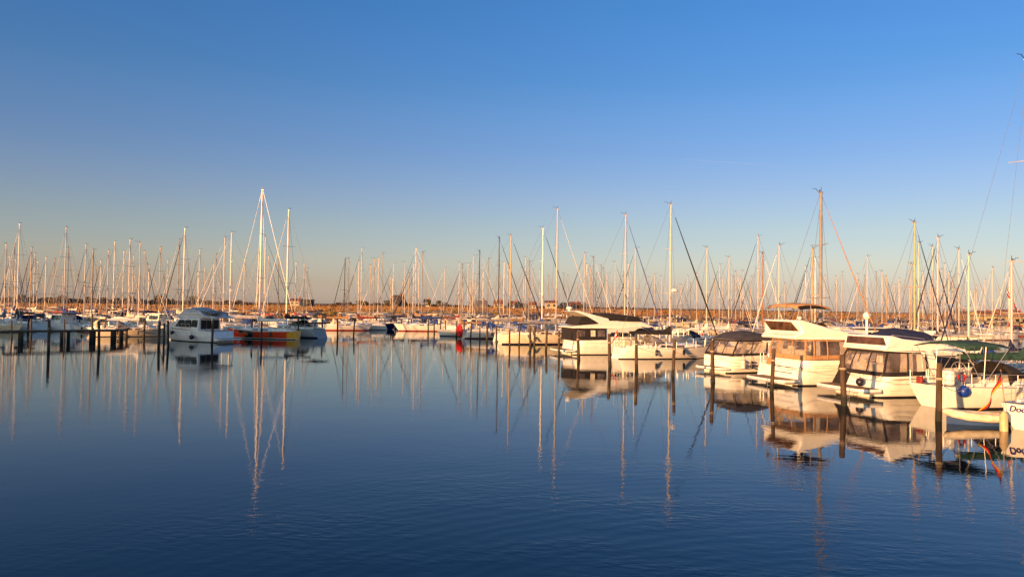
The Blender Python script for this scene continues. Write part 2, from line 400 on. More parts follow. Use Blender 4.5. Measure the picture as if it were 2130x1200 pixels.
# ------------------------------------------------------------------ hulls
def lerp(a, b, t): return a + (b - a) * t
def sheer(t, zs):                       # stern, middle, bow heights
    s, mid, b = zs
    return lerp(s, mid, t / .45) if t < .45 else mid + (b - mid) * ((t - .45) / .55) ** 1.7
def halfb(t, B, tw, full=2.2):
    if t < .42: return B / 2 * (tw + (1 - tw) * math.sin(t / .42 * math.pi / 2)) * (1 - (.13 * ((.05 - t) / .05) ** 2 if t < .05 else 0))
    s = (t - .42) / .58
    return B / 2 * max(.012, (1 - s ** full))
def station(u): return .35 * u + .65 * (.5 - .5 * math.cos(math.pi * u))
def hull(L, B, zs, tw=.75, rs=.3, rb=.9, e0=.3, e1=.85, full=2.2, stripe=True, kinds=(0, 1, 2), nst=18, sheerband=None, draft=.35, side_fn=None, tk=None):
    mb = MB(); nl = 9; loops = []
    for i in range(nst + 1):
        t = station(i / nst)
        zt = sheer(t, zs); b = halfb(t, B, tw, full); zk = -draft * (1 - .5 * t)
        lv = [zk, -.08, .07, .15] + [lerp(.15, zt, q) for q in (.25, .5, .75, .9, 1)]
        e = lerp(e0, e1, t ** 2.2); lp = []
        for z in lv:
            v = (z - zk) / (zt - zk); y = b * v ** e if v > 0 else 0
            x = t * L + rs * (z / zt) * (1 - t) ** 5 + rb * (z - zt) / zt * t ** 5
            lp.append((x, y, z))
        loops.append([(x, -y, z) for x, y, z in reversed(lp[1:])] + lp)
    n = len(loops[0]); vs = [q for lp in loops for q in lp]; 
    mb.v += vs
    for i in range(nst):
        for j in range(n - 1):
            lev = j - (nl - 1) if j >= nl - 1 else (nl - 2) - j     # band index from keel upwards
            k = kinds[1] if lev <= 1 else (kinds[2] if (lev == 2 and stripe) else kinds[0])
            if sheerband is not None and lev == nl - 2: k = sheerband
            if side_fn and lev >= 3: k = side_fn(station((i + .5) / nst), lev, k)
            mb.f.append((i * n + j, i * n + j + 1, (i + 1) * n + j + 1, (i + 1) * n + j)); mb.m.append(k)
    mb.f.append(tuple(range(n))); mb.m.append(kinds[0] if tk is None else tk)
    mb.f.append(tuple(reversed(range(nst * n, nst * n + n)))); mb.m.append(kinds[0])
    return mb
def deck(L, B, zs, tw, rs, full=2.2, drop=.04, nst=14, inset=.02):
    mb = MB(); rows = []
    for i in range(nst + 1):
        t = i / nst * .985; b = max(.01, halfb(t, B, tw, full) - inset); z = sheer(t, zs) - drop; x = t * L + rs * (1 - t) ** 5 + .01
        rows.append([(x, -b, z), (x, -b * .5, z + .04), (x, 0, z + .06), (x, b * .5, z + .04), (x, b, z)])
    mb.loft(rows, closed=False, cap=False)
    return mb
def rail(L, B, zs, tw, rs, full=2.2, h=.6, t0=.0, t1=.97, nst=11, rad=.014, inset=.08, mid=True, front=True):
    """stanchions with guard wires, and the bow pulpit"""
    mb = MB()
    for sg in (-1, 1):
        pts = []
        for i in range(nst):
            t = lerp(t0, t1, i / (nst - 1)); b = max(.05, halfb(t, B, tw, full) - inset); z = sheer(t, zs); x = t * L + rs * (1 - t) ** 5
            pts.append(Vector((x, sg * b, z)))
            mb.tube([(x, sg * b, z - .03), (x, sg * b, z + h)], rad, 5)
        mb.tube([p + Vector((0, 0, h)) for p in pts], rad * .7, 4)
        if mid: mb.tube([p + Vector((0, 0, h * .5)) for p in pts], rad * .6, 4)
    if front:
        b = max(.05, halfb(t1, B, tw, full) - inset); z = sheer(t1, zs) + h; x = t1 * L
        mb.tube([(x - .5, -b * 1.3, z), (x, -b, z + .03), (x + .25, 0, z + .05), (x, b, z + .03), (x - .5, b * 1.3, z)], rad * 1.3, 5)
    return mb
def fender(root, x, y, z, r=.11, h=.55, m='fender_dark', label=None):
    mb = MB(); mb.tube([(x, y, z - h / 2), (x, y, z - h * .42), (x, y, z + h * .42), (x, y, z + h / 2)], [r * .5, r, r, r * .4], 10)
    mb.tube([(x, y, z + h / 2), (x, y * .985, z + h / 2 + .35)], .012, 4)
    o = mb.build('fender', m, root)
    if label: o['label'] = label
    return o
def ballf(root, x, y, z, r, m='fender_blue'):
    mb = MB(); mb.ball((x, y, z), r, n=14, m=10); mb.tube([(x, y, z + r * .9), (x, y * .99, z + r + .35)], .014, 4)
    return mb.build('fender', m, root)
def flag_mesh(kind, w, h):
    """a hanging, folded ensign; local x along the fly, z up; colours by column or row"""
    mb = MB(); nx, nz = 14, 10
    vs = []; 
    for j in range(nz + 1):
        for i in range(nx + 1):
            u = i / nx; v = j / nz
            vs.append((u * w * (.35 + .2 * v), .07 * math.sin(u * 9 + v * 2) * (.3 + u), -(v * h) - u * w * .9 * (1 - .3 * v)))
    mb.v = vs
    for j in range(nz):
        for i in range(nx):
            if kind == 'cross': k = 1 if (i in (4, 5) or j in (4, 5)) else 0
            elif kind == 'tricolour': k = (2 if j < 3 else (0 if j < 7 else 3))
            else: k = 0
            o = j * (nx + 1) + i; mb.f.append((o, o + 1, o + nx + 2, o + nx + 1)); mb.m.append(k)
    return mb
def ensign(root, x, y, z, kind, w=.9, h=.6, lean=-.35, pole=1.3):
    mb = MB(); mb.tube([(x, y, z), (x + lean, y, z + pole)], .018, 6); st = mb.build('flagstaff', 'teak', root)
    f = flag_mesh(kind, w, h).build('flag', ['flag_red', 'flag_white', 'flag_black', 'flag_gold'], root, sharp=180)
    f.location = (x + lean, y, z + pole - .03); f.rotation_euler = (0, 0, math.pi * .9)
    s_ = f.modifiers.new('thick', 'SOLIDIFY'); s_.thickness = .012
    return f

# ------------------------------------------------------------------ sailing boats
def rig(root, L, B, xm, zd, H, mm='mast_alloy', rm=.085, cover='canvas_navy', genoa='canvas_navy', zbow=1.1, detail=2, boom_len=None, boomz=None, spr=1, gr=.085, radar=False, backx=.15, wr=.012, boom=True):
    """mast with spreaders, boom with stowed sail, furled headsail, standing rigging"""
    mb = MB(); mb.tube([(xm, 0, zd - .05), (xm, 0, lerp(zd, H, .7)), (xm, 0, H)], [rm, rm, rm * .78], 10)
    mb.box((xm - .20, -.04, H - .02), (xm + .12, .04, H + .06))
    mst = mb.build('mast', mm, root)
    mb = MB(); 
    for s in range(spr):
        q_ = min(1, rm / .075)
        z = lerp(zd, H, (.5, .36, .68)[0] if spr == 1 else (.36 + .32 * s)); w = B * (.36 - .07 * s)
        mb.tube([(xm, 0, z), (xm - .12, w, z + .06)], [.03 * q_, .018 * q_], 6); mb.tube([(xm, 0, z), (xm - .12, -w, z + .06)], [.03 * q_, .018 * q_], 6)
    mb.build('spreader', mm, mst)
    mb = MB(); mb.tube([(xm, 0, H), (xm, 0, H + .35)], .014, 4); mb.tube([(xm - .2, 0, H + .05), (xm - .38, 0, H + .22), (xm - .62, 0, H + .22)], .016, 4)
    mb.ball((xm - .1, 0, H + .12), .05, n=6, m=4)
    mb.build('wind_vane', 'black_paint', mst)
    if radar:
        mb = MB(); z = lerp(zd, H, .38); mb.tube([(xm, 0, z - .1), (xm + .3, 0, z - .06)], .03, 6); mb.loft([[(xm + .38 + r_ * math.cos(g), r_ * math.sin(g), z + zz) for g in [k_ * math.pi / 7 for k_ in range(14)]] for r_, zz in ((.2, -.08), (.27, -.04), (.27, .08), (.18, .16), (.05, .19))])
        mb.build('radar_dome', 'gelcoat', mst)
    bl = boom_len or L * .36; bz = boomz or zd + 1.0; xa = xm - .12 - bl
    if boom:
        mb = MB(); mb.tube([(xm - .1, 0, bz), (xa, 0, bz + .05)], .06, 8); bo = mb.build('boom', mm, root)
        mb = MB(); loops = []
        for i in range(13):
            t = i / 12; x = lerp(xm + .10, xa + .1, t)
            hh = .17 + .16 * (1 - t) + (.55 * max(0, 1 - t * 6) ** 1.5) + .02 * math.sin(i * 2.1); ww = .13 + .06 * (1 - t) + .015 * math.sin(i * 1.7)
            zc = bz + .05 * t
            loops.append([(x, ww * math.cos(g) * (1 - .35 * max(0, math.sin(g))), zc - .05 + (hh if math.sin(g) > 0 else .09) * math.sin(g) + .04) for g in [k_ * math.pi / 5 for k_ in range(10)]])
        mb.loft(loops); mb.build('sail_cover', cover, bo, sharp=60)
    mb = MB(); hd_ = H - .25 if random_frac else H * .88
    a = Vector((L - .25, 0, zbow + .12)); c = Vector((xm + .08, 0, hd_))
    a2 = a.lerp(c, .06); c2 = a.lerp(c, .93)
    mb.tube([a2, a2.lerp(c2, .15), a2.lerp(c2, .6), c2], [gr * .7, gr * 1.15, gr * .9, gr * .45], 7)
    mb.ball(a2, .1, n=6, m=4)
    mb.build('furled_headsail', genoa, root)
    mb = MB(); mb.tube([a, c], wr, 4)
    mb.tube([(xm - .05, 0, H), (backx, 0, zd * .95)], wr, 4)
    for sg in (-1, 1):
        z = lerp(zd, H, .5) if spr == 1 else lerp(zd, H, .36)
        mb.tube([(xm, 0, H - .3), (xm - .12, sg * B * .33, z + .06), (xm - .15, sg * B * .44, zd - .02)], wr, 4)
        mb.tube([(xm, 0, z), (xm - .55, sg * B * .44, zd - .02)], wr, 4)
        mb.tube([(xm, 0, z), (xm + .5, sg * B * .42, zd - .02)], wr, 4)
    mb.build('rigging', 'wire', root)
    return mst
random_frac = True

def cabin_loft(x0, x1, w0, w1, h, zf, slope_f=.9, slope_a=.15):
    """coachroof: rounded trapezoid sections"""
    loops = []; n = 9
    for i in range(n):
        t = i / (n - 1); x = lerp(x0, x1, t); w = lerp(w0, w1, t ** 1.4)
        hh = h * min(1, (t + .02) / .06) * (1 - .35 * t) * (1 if t < .75 else max(.08, 1 - ((t - .75) / .25) ** 1.6))
        zb = zf(x) - .05
        loops.append([(x, -w, zb), (x, -w * .9, zb + hh * .85), (x, -w * .72, zb + hh + .04), (x, 0, zb + hh + .09), (x, w * .72, zb + hh + .04), (x, w * .9, zb + hh * .85), (x, w, zb)])
    return loops
SAILCOUNT = 0
def sailboat(px, py, D=None, H=None, hd=70, hullm='gelcoat', anti='antifoul_black', stripe='navy_paint', mast='mast_alloy', cover='canvas_navy', genoa='canvas_navy',
             hood='canvas_navy', detail=2, L=None, frac=.55, radar=False, name='sailing_boat', bimini=None, side_fn=None, band=None, xtra=None, rm=None, spr=None, flag=None, rs=.35, gr=.06, fb=1.0, wr=None, tk=None, sprr=1.0):
    """px, py: where the masthead stands in the photo; the boat itself has its true size at distance D"""
    global SAILCOUNT
    SAILCOUNT += 1
    P = at(px, py, D); H = P.z - .3
    L = L or max(7.2, min(12.5, H * .78)); B = L * .31; xm = L * frac
    zs = (L * .095 * fb, L * .088 * fb, L * .125 * fb)
    a = R(hd); f2 = Vector((math.sin(a), math.cos(a), 0))
    foot = Vector((P.x, P.y, 0))
    root = thing(name, foot - f2 * xm, hd)
    kit = [hullm, anti, stripe, band or hullm] + (xtra or [])
    hb = hull(L, B, zs, tw=.72, rs=rs, rb=L * .09, sheerband=3 if band else None, side_fn=side_fn, tk=tk, nst=18 if detail > 1 else 10)
    hb.build('hull', kit, root, sharp=50)
    tw = .72
    deck(L, B, zs, tw, rs, drop=.02).build('deck', 'deck_grey' if SAILCOUNT % 3 else 'teak', root)
    zd = zs[1]; zf = lambda x: sheer(x / L, zs)
    cw = B * .33; ch = L * .042
    mb = MB(); lp = cabin_loft(L * .33, L * .80, cw, cw * .45, ch, zf); mb.loft(lp); cab = mb.build('cabin', 'gelcoat' if hullm != 'cream' else 'cream', root)
    for sg in (-1, 1):
        mb = MB()
        for (u0_, u1_) in ((.08, .33), (.38, .58)):
            q = []
            for t, v in ((u0_, .3), (u1_, .32), (u1_ - .02, .72), (u0_ + .02, .74)):
                x = lerp(L * .33, L * .80, t); w = lerp(cw, cw * .45, t ** 1.4); hh = ch * (1 - .35 * t); zb = zf(x) - .05
                q.append((x, sg * (w * (1 - .1 * v / .85) + .012), zb + hh * v))
            q2 = [(x, y - sg * .05, z) for x, y, z in q]
            mb.loft([q2, q])
        mb.build('window', 'glass_dark', cab)
    # cockpit coamings and wheel
    mb = MB()
    for sg in (-1, 1):
        mb.loft([[(x, sg * cw * k_, zf(x) - .06), (x, sg * cw * k_ * .93, zf(x) + hh), (x, sg * (cw * k_ - .16), zf(x) + hh), (x, sg * (cw * k_ - .18), zf(x) - .06)] for x, hh, k_ in ((L * .06, .10, .9), (L * .2, .2, 1.0), (L * .335, .26, 1.0))])
    mb.build('cockpit_coaming', 'gelcoat', root)
    if hood:
        mb = MB(); loops = []
        x0 = L * .29
        for i in range(6):
            t = i / 5; x = x0 + L * .12 * t; hh = (.95 - .62 * t ** 2.0); w = cw * (.98 - .1 * t)
            zb = zf(x) + ch * (.9 * min(1, t * 3)); top = zf(x0) + .2 + hh * .9
            loops.append([(x, w * math.cos(g) * (1.0 if abs(math.cos(g)) > .9 else 1), lerp(zb, top, max(0, math.sin(g)) ** .6)) for g in [math.pi - k_ * math.pi / 8 for k_ in range(9)]])
        mb.loft(loops, closed=False, cap=False)
        o = mb.build('sprayhood', hood, root, sharp=60); so = o.modifiers.new('thick', 'SOLIDIFY'); so.thickness = .03
    if bimini:
        mb = MB(); zt = zd + 1.95
        mb.loft([[(x, w * B * .42, zt + dz - .10 * abs(w) ** 2 * 2) for w in (-1, -.6, 0, .6, 1)] for x, dz in ((L * .02, -.06), (L * .1, .03), (L * .2, .03), (L * .27, -.05))], closed=False, cap=False)
        o = mb.build('bimini', bimini, root, sharp=80); so = o.modifiers.new('thick', 'SOLIDIFY'); so.thickness = .035
        mb = MB()
        for sg in (-1, 1):
            for xt in (L * .03, L * .14, L * .26): mb.tube([(L * .13, sg * B * .40, zd + .1), (xt, sg * B * .41, zt - .2)], .014, 5)
        pieces(mb, 'bimini_frame', 'steel', root)
    if detail > 1:
        rail(L, B, zs, tw, rs, h=.55, rad=.016).build('guardrail', 'steel', root)
        mb = MB(); x = L * .035 + .3
        for sg in (-1, 1): mb.tube([(x + .9, sg * B * .33, zs[0] + .55), (x, sg * B * .31, zs[0] + .58), (x, sg * B * .10, zs[0] + .58)], .018, 5)
        for y in (-.31, -.12, .12, .31): mb.tube([(x, y * B, zs[0] - .02), (x, y * B, zs[0] + .58)], .016, 5)
        pieces(mb, 'pushpit', 'steel', root)
        mb = MB(); cx = L * .13
        ring = [(cx, .42 * math.cos(g), zd + .62 + .42 * math.sin(g)) for g in [k_ * math.pi / 8 for k_ in range(17)]]
        mb.tube(ring, .016, 5, cap=False); mb.tube([(cx + .1, 0, zd - .05), (cx + .1, 0, zd + .7)], [.11, .07], 8)
        for k_ in range(3): g = k_ * math.pi / 3; mb.tube([(cx, .42 * math.cos(g), zd + .62 + .42 * math.sin(g)), (cx, -.42 * math.cos(g), zd + .62 - .42 * math.sin(g))], .009, 4)
        mb.build('steering_wheel', 'steel', root)
        for x, sg in ((L * .3, -1), (L * .55, -1), (L * .3, 1), (L * .55, 1)):
            b = halfb(x / L, B, tw); fender(root, x, sg * (b + .05), zd * .62, .1, .5, ('fender_dark', 'fender_white', 'fender_blue')[(SAILCOUNT + (sg > 0)) % 3])
        mb = MB(); x = L * .06
        mb.tube([(x, -B * .30, zs[0] + .2), (x, -B * .34, zs[0] + .42), (x, -B * .28, zs[0] + .55), (x, -B * .22, zs[0] + .42), (x, -B * .26, zs[0] + .2)], .05, 6)
        mb.build('horseshoe_buoy', ('fender_yellow', 'flag_red', 'fender_white')[SAILCOUNT % 3], root)
    rig(root, L, B, xm, zd + ch * .9, H, mast, rm or (.045 + H * .0025) * (1 if D < 95 else .85) * (.82 + .07 * (SAILCOUNT * 7 % 6)), cover, genoa, zs[2], detail, spr=spr or (2 if H > 12 else 1), radar=radar, boom_len=L * .37, boomz=zd + ch + .75, wr=wr or (.01 if D < 70 else .014), gr=gr)
    if flag: ensign(root, L * .04 + .3, B * .12, zs[0] + .1, flag)
    root['_px'] = px; root['_L'] = L
    return root, L, B, zs

# ------------------------------------------------------------------ occupied berths, so that no two boats run into each other
OCC = []
def pts_of(o, hd, L):
    f2 = Vector((math.sin(R(hd)), math.cos(R(hd)))); return [Vector(o[:2]) + f2 * (L * k_ / 5) for k_ in range(6)]
def occupy(root, hd, L, r=1.9): OCC.append((pts_of(root.location, hd, L), r))
def clash(o, hd, L, r=1.5):
    c = 0
    for q in pts_of(o, hd, L):
        for ps, r2 in OCC:
            for p_ in ps:
                d = (q - p_).length
                if d < r + r2: c += (r + r2 - d)
    return c

# ------------------------------------------------------------------ motor yachts
def wtaper(w0, z0, k, xf=None, kf=0.0, xt=3.0, xa=None):
    def f(x, z):
        w = w0 - k * (z - z0)
        if xa is not None and x < xa + .5: w -= .32 * min(1, (xa + .5 - x) / .5) ** 2
        if xf is not None and x > xf: w -= kf * ((x - xf) / xt) ** 2
        return max(.05, w)
    return f
def name_letters(txt, parent, loc, rot, size, m='lettering'):
    cu_ = bpy.data.curves.new('lettering', 'FONT'); cu_.body = txt; cu_.size = size; cu_.extrude = .006; cu_.shear = .35; cu_.offset = .006
    cu_.materials.append(MT[m]); t_ = bpy.data.objects.new('lettering_curve', cu_); C.objects.link(t_)
    dg = bpy.context.evaluated_depsgraph_get(); me = bpy.data.meshes.new_from_object(t_.evaluated_get(dg)); bpy.data.objects.remove(t_)
    if not me.materials: me.materials.append(MT[m])
    o = bpy.data.objects.new('lettering', me); C.objects.link(o); o.parent = parent; o.location = loc; o.rotation_euler = rot
    return o
def platform(root, x0, x1, w, z0, z1, tm='teak'):
    mb = MB(); lp = [(x1, -w), (x0 + .35, -w), (x0 + .08, -w * .86), (x0, -w * .5), (x0, w * .5), (x0 + .08, w * .86), (x0 + .35, w), (x1, w)]
    mb.loft([[(x, y, z0) for x, y in lp], [(x, y, z0 + (z1 - z0) * .45) for x, y in lp]]); mb.k = 1
    mb.loft([[(x, y, z0 + (z1 - z0) * .45 + .002) for x, y in lp], [(x + .02, y * .99, z1) for x, y in lp]])
    o = mb.build('swim_platform', ['grey_paint', 'gelcoat'], root)
    mb = MB(); mb.loft([[(x * .99 + (.06 if x < x1 - .05 else 0), y * .93, z1 + dz) for x, y in lp] for dz in (.004, .016)]); mb.build('teak_deck', tm, o)
    mb = MB(); y = -w * .5
    for yy in (y - .14, y + .14): mb.tube([(x0 - .02, yy, z1 + .05), (x0 - .03, yy, -.3)], .016, 5)
    for zz in (-.2, .0, .2): mb.tube([(x0 - .03, y - .14, zz), (x0 - .03, y + .14, zz)], .018, 5)
    mb.build('boarding_ladder', 'steel', o)
    return o
def enclosure(root, x0, x1, z0, z1, w0, w1, rake=.25, canvas='canvas_black', rim=.06, posts=2, solid=None, sk=0, lower=.16, curtain=None):
    """cockpit tent with rounded aft corners: clear vinyl panes held between canvas bands, open towards the saloon"""
    rc = .55; path = []                                   # plan outline in units (u along, y across), port to starboard
    Lx = x1 - x0
    for k_ in range(6): path.append((x1 - (Lx - rc) * k_ / 5, 1, 0))
    for k_ in range(1, 6): g = k_ / 6 * math.pi / 2; path.append((x0 + rc - rc * math.sin(g), 1, 1 - math.cos(g)))
    for yy in (.86, .43, 0, -.43, -.86): path.append((x0, yy, 1))
    pts = [(x, sy * w0 - (math.copysign(rc * c_, sy) if abs(sy) == 1 else 0) if abs(sy) == 1 else sy * (w0 - rc)) for x, sy, c_ in path]
    half = pts[:11]; aft = [(x0, yy * (w0 - rc)) for yy in (1, .5, 0, -.5, -1)]
    ring = half + aft + [(x, -y) for x, y in reversed(half)]
    n = len(ring)
    def P(i, v, o=0.0):
        x, y = ring[i]; f = max(0, min(1, (x1 - x) / Lx)); s_ = lerp(1, w1 / w0, v); bul = .05 * math.sin(v * math.pi)
        return (x + rake * v * f - sk * v * (1 - f) - (o + bul) * (1 if f > .8 else 0), y * s_ * (1 + (o + bul) / w0), lerp(z0 + .06 * (1 - f), z1, v))
    lv = [0, .2, .4, .6, .8, 1]
    mb = MB(); mb.loft([[P(i, v) for i in range(n)] for v in lv], closed=False, cap=False); en = mb.build('cockpit_tent', 'vinyl_clear', root, sharp=80)
    def band(name, v0, v1, i0, i1, mt, o=.012):
        mb = MB(); mb.loft([[P(i, lerp(v0, v1, q), o) for i in range(i0, i1 + 1)] for q in (0, .33, .66, 1)], closed=False, cap=False)
        ob = mb.build(name, mt, en, sharp=80); so = ob.modifiers.new('thick', 'SOLIDIFY'); so.thickness = .02; return ob
    band('canvas_edge', 0, lower, 0, n - 1, canvas); band('canvas_edge', 1 - rim * 1.6, 1.01, 0, n - 1, canvas)
    for k_ in sorted(set([0, 3 if posts > 1 else 0, 5 if posts > 2 else 0, 8, 12, 14, n - 9, n - 6 if posts > 2 else n - 9, n - 4 if posts > 1 else n - 1, n - 1])):
        mb = MB(); mb.tube([P(k_, v, .015) for v in lv], rim * (.95 if k_ in (0, 8, n - 9, n - 1) else .55), 6); mb.build('seam', canvas, en)
    if curtain:
        for (sg, u0_, u1_) in curtain:
            a_ = int((1 - u1_) * 8); b_ = max(a_ + 1, int((1 - u0_) * 8))
            i0, i1 = (a_, b_) if sg > 0 else (n - 1 - b_, n - 1 - a_)
            mb = MB(); mb.loft([[P(i, v, -.06) for i in range(i0, i1 + 1)] for v in (.02, .5, .98)], closed=False, cap=False); mb.build('curtain', 'canvas_cream', en)
    mb = MB(); mb.tube([(x0 + .9, w0 * .45, z0 - .35), (x0 + .9, w0 * .45, z0 + .25), (x0 + 1.0, w0 * .45, z0 + .62)], [.2, .26, .2], 8); mb.build('helm_seat', 'canvas_cream', root)
    return en
def seats(root, x, z, w, m='canvas_cream'):
    mb = MB(); mb.box((x, -w, z), (x + .5, w * .6, z + .42)); mb.box((x - .02, -w, z + .42), (x + .12, w * .6, z + .8)); mb.build('cockpit_seat', m, root, bevel=.04)
    mb = MB(); mb.box((x + .9, w * .2, z), (x + 1.5, w * .85, z + .75)); mb.build('cockpit_locker', 'gelcoat', root, bevel=.03)

def place_corner(px, py, hd, B):       # near transom corner at the waterline, seen at this pixel -> transom centre
    c = ground(px, py); return c + Vector((-math.cos(R(hd)), math.sin(R(hd)), 0)) * B / 2
ALLBOATS = []     # (root, masthead or centre pixel, facts for the label)

def hull_lines(root, L, B, tw, rs, zs, lv, t1=.8, e=.16):
    for zf_ in lv:
        mb = MB()
        for sg in (-1, 1):
            pts = []
            for i in range(17):
                t = .015 + i / 16 * (t1 - .015); zt = sheer(t, zs); z = zf_ * zt; zk = -.35 * (1 - .5 * t); ee = lerp(e, .8, t ** 2.2)
                pts.append((t * L + rs * (z / zt) * (1 - t) ** 5, sg * (halfb(t, B, tw) * ((z - zk) / (zt - zk)) ** ee + .004), z))
            mb.tube(pts, .011, 4)
        pieces(mb, 'moulding_line', 'grey_paint', root)
# --- yacht B: flybridge yacht with a dark framed cockpit tent
def yacht_clear_tent():
    hd, B, L = 76, 3.9, 10.5
    root = thing('motor_yacht', place_corner(1834, 830, hd, B), hd, 'white flybridge motor yacht, clear cockpit tent with black edges, black ball fender on its transom', 'motor yacht')
    zs = (1.0, 1.12, 1.55); tw = .93; rs = .45
    hull(L, B, zs, tw=tw, rs=rs, rb=1.3, e0=.16, e1=.8, kinds=(0, 1, 2), nst=22).build('hull', ['gelcoat', 'antifoul_black', 'gelcoat'], root, sharp=45)
    deck(L, B, zs, tw, rs).build('deck', 'deck_grey', root)
    mb = MB()
    for sg in (-1, 1): mb.tube([(t / 20 * L + rs * (1 - t / 20) ** 5, sg * (halfb(t / 20, B, tw) + .01), sheer(t / 20, zs) - .13) for t in range(20)], .03, 6)
    mb.build('rub_rail', 'steel', root)
    hull_lines(root, L, B, tw, rs, zs, (.34, .62))
    platform(root, -1.0, .12, 1.78, .22, .42)
    mb = MB(); mb.prism([(.06, .45), (.75, .45), (.75, 1.02), (.40, 1.02)], lambda x, z: .42); o = mb.build('transom_gate', 'canvas_black', root); o.location = (-.06, 1.15, 0)  # dark panel put where the cockpit opening lies in shadow
    ballf(root, -.05, -.55, .66, .2, 'fender_dark')
    for x in (2.2, 4.4): fender(root, x, -(halfb(x / L, B, tw) + .1), .62)
    w = wtaper(1.72, 1.0, .16)
    enclosure(root, .25, 2.75, 1.02, 2.2, 1.74, 1.50, rake=.45, posts=2, curtain=((-1, .42, .66), (1, .1, .3)))
    seats(root, .55, .75, 1.4)
    mb = MB(); mb.prism([(2.7, 1.0), (7.0, 1.2), (6.7, 1.35), (5.2, 2.12), (2.7, 2.14)], wtaper(1.55, 1.0, .15, 4.5, .75, 2.2)); sal = mb.build('saloon', 'gelcoat', root, bevel=.05)
    mb = MB(); mb.side([(2.95, 1.35), (6.1, 1.42), (5.15, 1.98), (3.0, 2.0)], wtaper(1.56, 1.0, .15, 4.5, .75, 2.2), -1, .015); mb.side([(2.95, 1.35), (6.1, 1.42), (5.15, 1.98), (3.0, 2.0)], wtaper(1.56, 1.0, .15, 4.5, .75, 2.2), 1, .015)
    pieces(mb, 'side_window', 'glass_dark', sal)
    mb = MB(); mb.loft([[(6.6, -1.05, 1.45), (6.6, 1.05, 1.45), (5.35, 1.25, 2.1), (5.35, -1.25, 2.1)], [(6.64, -1.05, 1.47), (6.64, 1.05, 1.47), (5.39, 1.25, 2.13), (5.39, -1.25, 2.13)]]); mb.build('windscreen', 'glass_dark', sal)
    wf = wtaper(1.74, 2.1, .22, 2.0, .7, 3.6, xa=.5)
    mb = MB(); mb.prism([(.55, 2.2), (.45, 2.28), (.62, 2.38), (.80, 2.90), (.95, 2.92), (1.5, 2.78), (2.4, 2.70), (3.6, 2.62), (4.7, 2.40), (5.9, 2.1), (5.2, 2.12), (2.0, 2.14)], wf)
    fb = mb.build('flybridge', 'gelcoat', root, bevel=.11)
    for sg in (-1, 1):
        q = MB(); q.side([(2.72, 1.05), (3.5, 1.1), (3.25, 2.12), (2.5, 2.18), (2.72, 1.9)], wtaper(1.70, 1.0, .12), sg, .03); q.build('side_pillar', 'gelcoat', root, bevel=.02)
    q = MB(); q.box((2.64, -1.1, 1.06), (2.69, 1.1, 2.05)); q.build('saloon_door', 'glass_dark', root)
    mb = MB(); mb.loft([[(.64, 1.35, 2.46), (.64, -1.48, 2.46), (.76, -1.15, 2.82), (.76, 1.4, 2.82)], [(.70, 1.35, 2.46), (.70, -1.48, 2.46), (.82, -1.15, 2.82), (.82, 1.4, 2.82)]]); mb.build('aft_screen', 'tint_brown', fb)
    mb = MB(); mb.tube([(.9, -1.55, 2.96), (1.6, -1.5, 2.9), (3.0, -1.25, 2.78), (3.5, 0, 2.78), (3.0, 1.25, 2.78), (1.6, 1.5, 2.9), (.9, 1.55, 2.96)], .02, 6); mb.build('fly_rail', 'steel', fb)
    mb = MB(); lo = []
    for i in range(9):
        t = i / 8; x = lerp(1.1, 3.7, t); h = .66 * math.sin(min(1, t * 1.35) * math.pi * .62 + .1) * (1 - .25 * t) + .04 * math.sin(i * 2.3)
        lo.append([(x, 1.25 * (1 - .12 * t) * cx_, 2.70 + max(.04, h) * hz) for cx_, hz in ((-1, 0), (-.86, .55), (-.45, .92), (0, 1.0), (.42, .88), (.85, .5), (1, 0))])
    mb.loft(lo); mb.build('fly_cover', 'canvas_navy', fb, sharp=25)
    mb = MB(); mb.loft([[(4.05, y, 2.72) for y in (-.35, .35)] + [(4.2, y, 2.72) for y in (.35, -.35)], [(4.5, y, 3.15) for y in (-.3, .3)] + [(4.6, y, 3.15) for y in (.3, -.3)]]); mb.tube([(4.1, -.5, 2.7), (4.15, -.5, 2.95), (4.15, .5, 2.95), (4.1, .5, 2.7)], .02, 6)
    mb.build('fly_seat', 'gelcoat', fb, bevel=.02)
    rail(L, B, zs, tw, rs, h=.55, t0=.42, rad=.018).build('guardrail', 'steel', root)
    occupy(root, hd, L, 2.3); ALLBOATS.append((root, 1830)); return root
yacht_clear_tent()

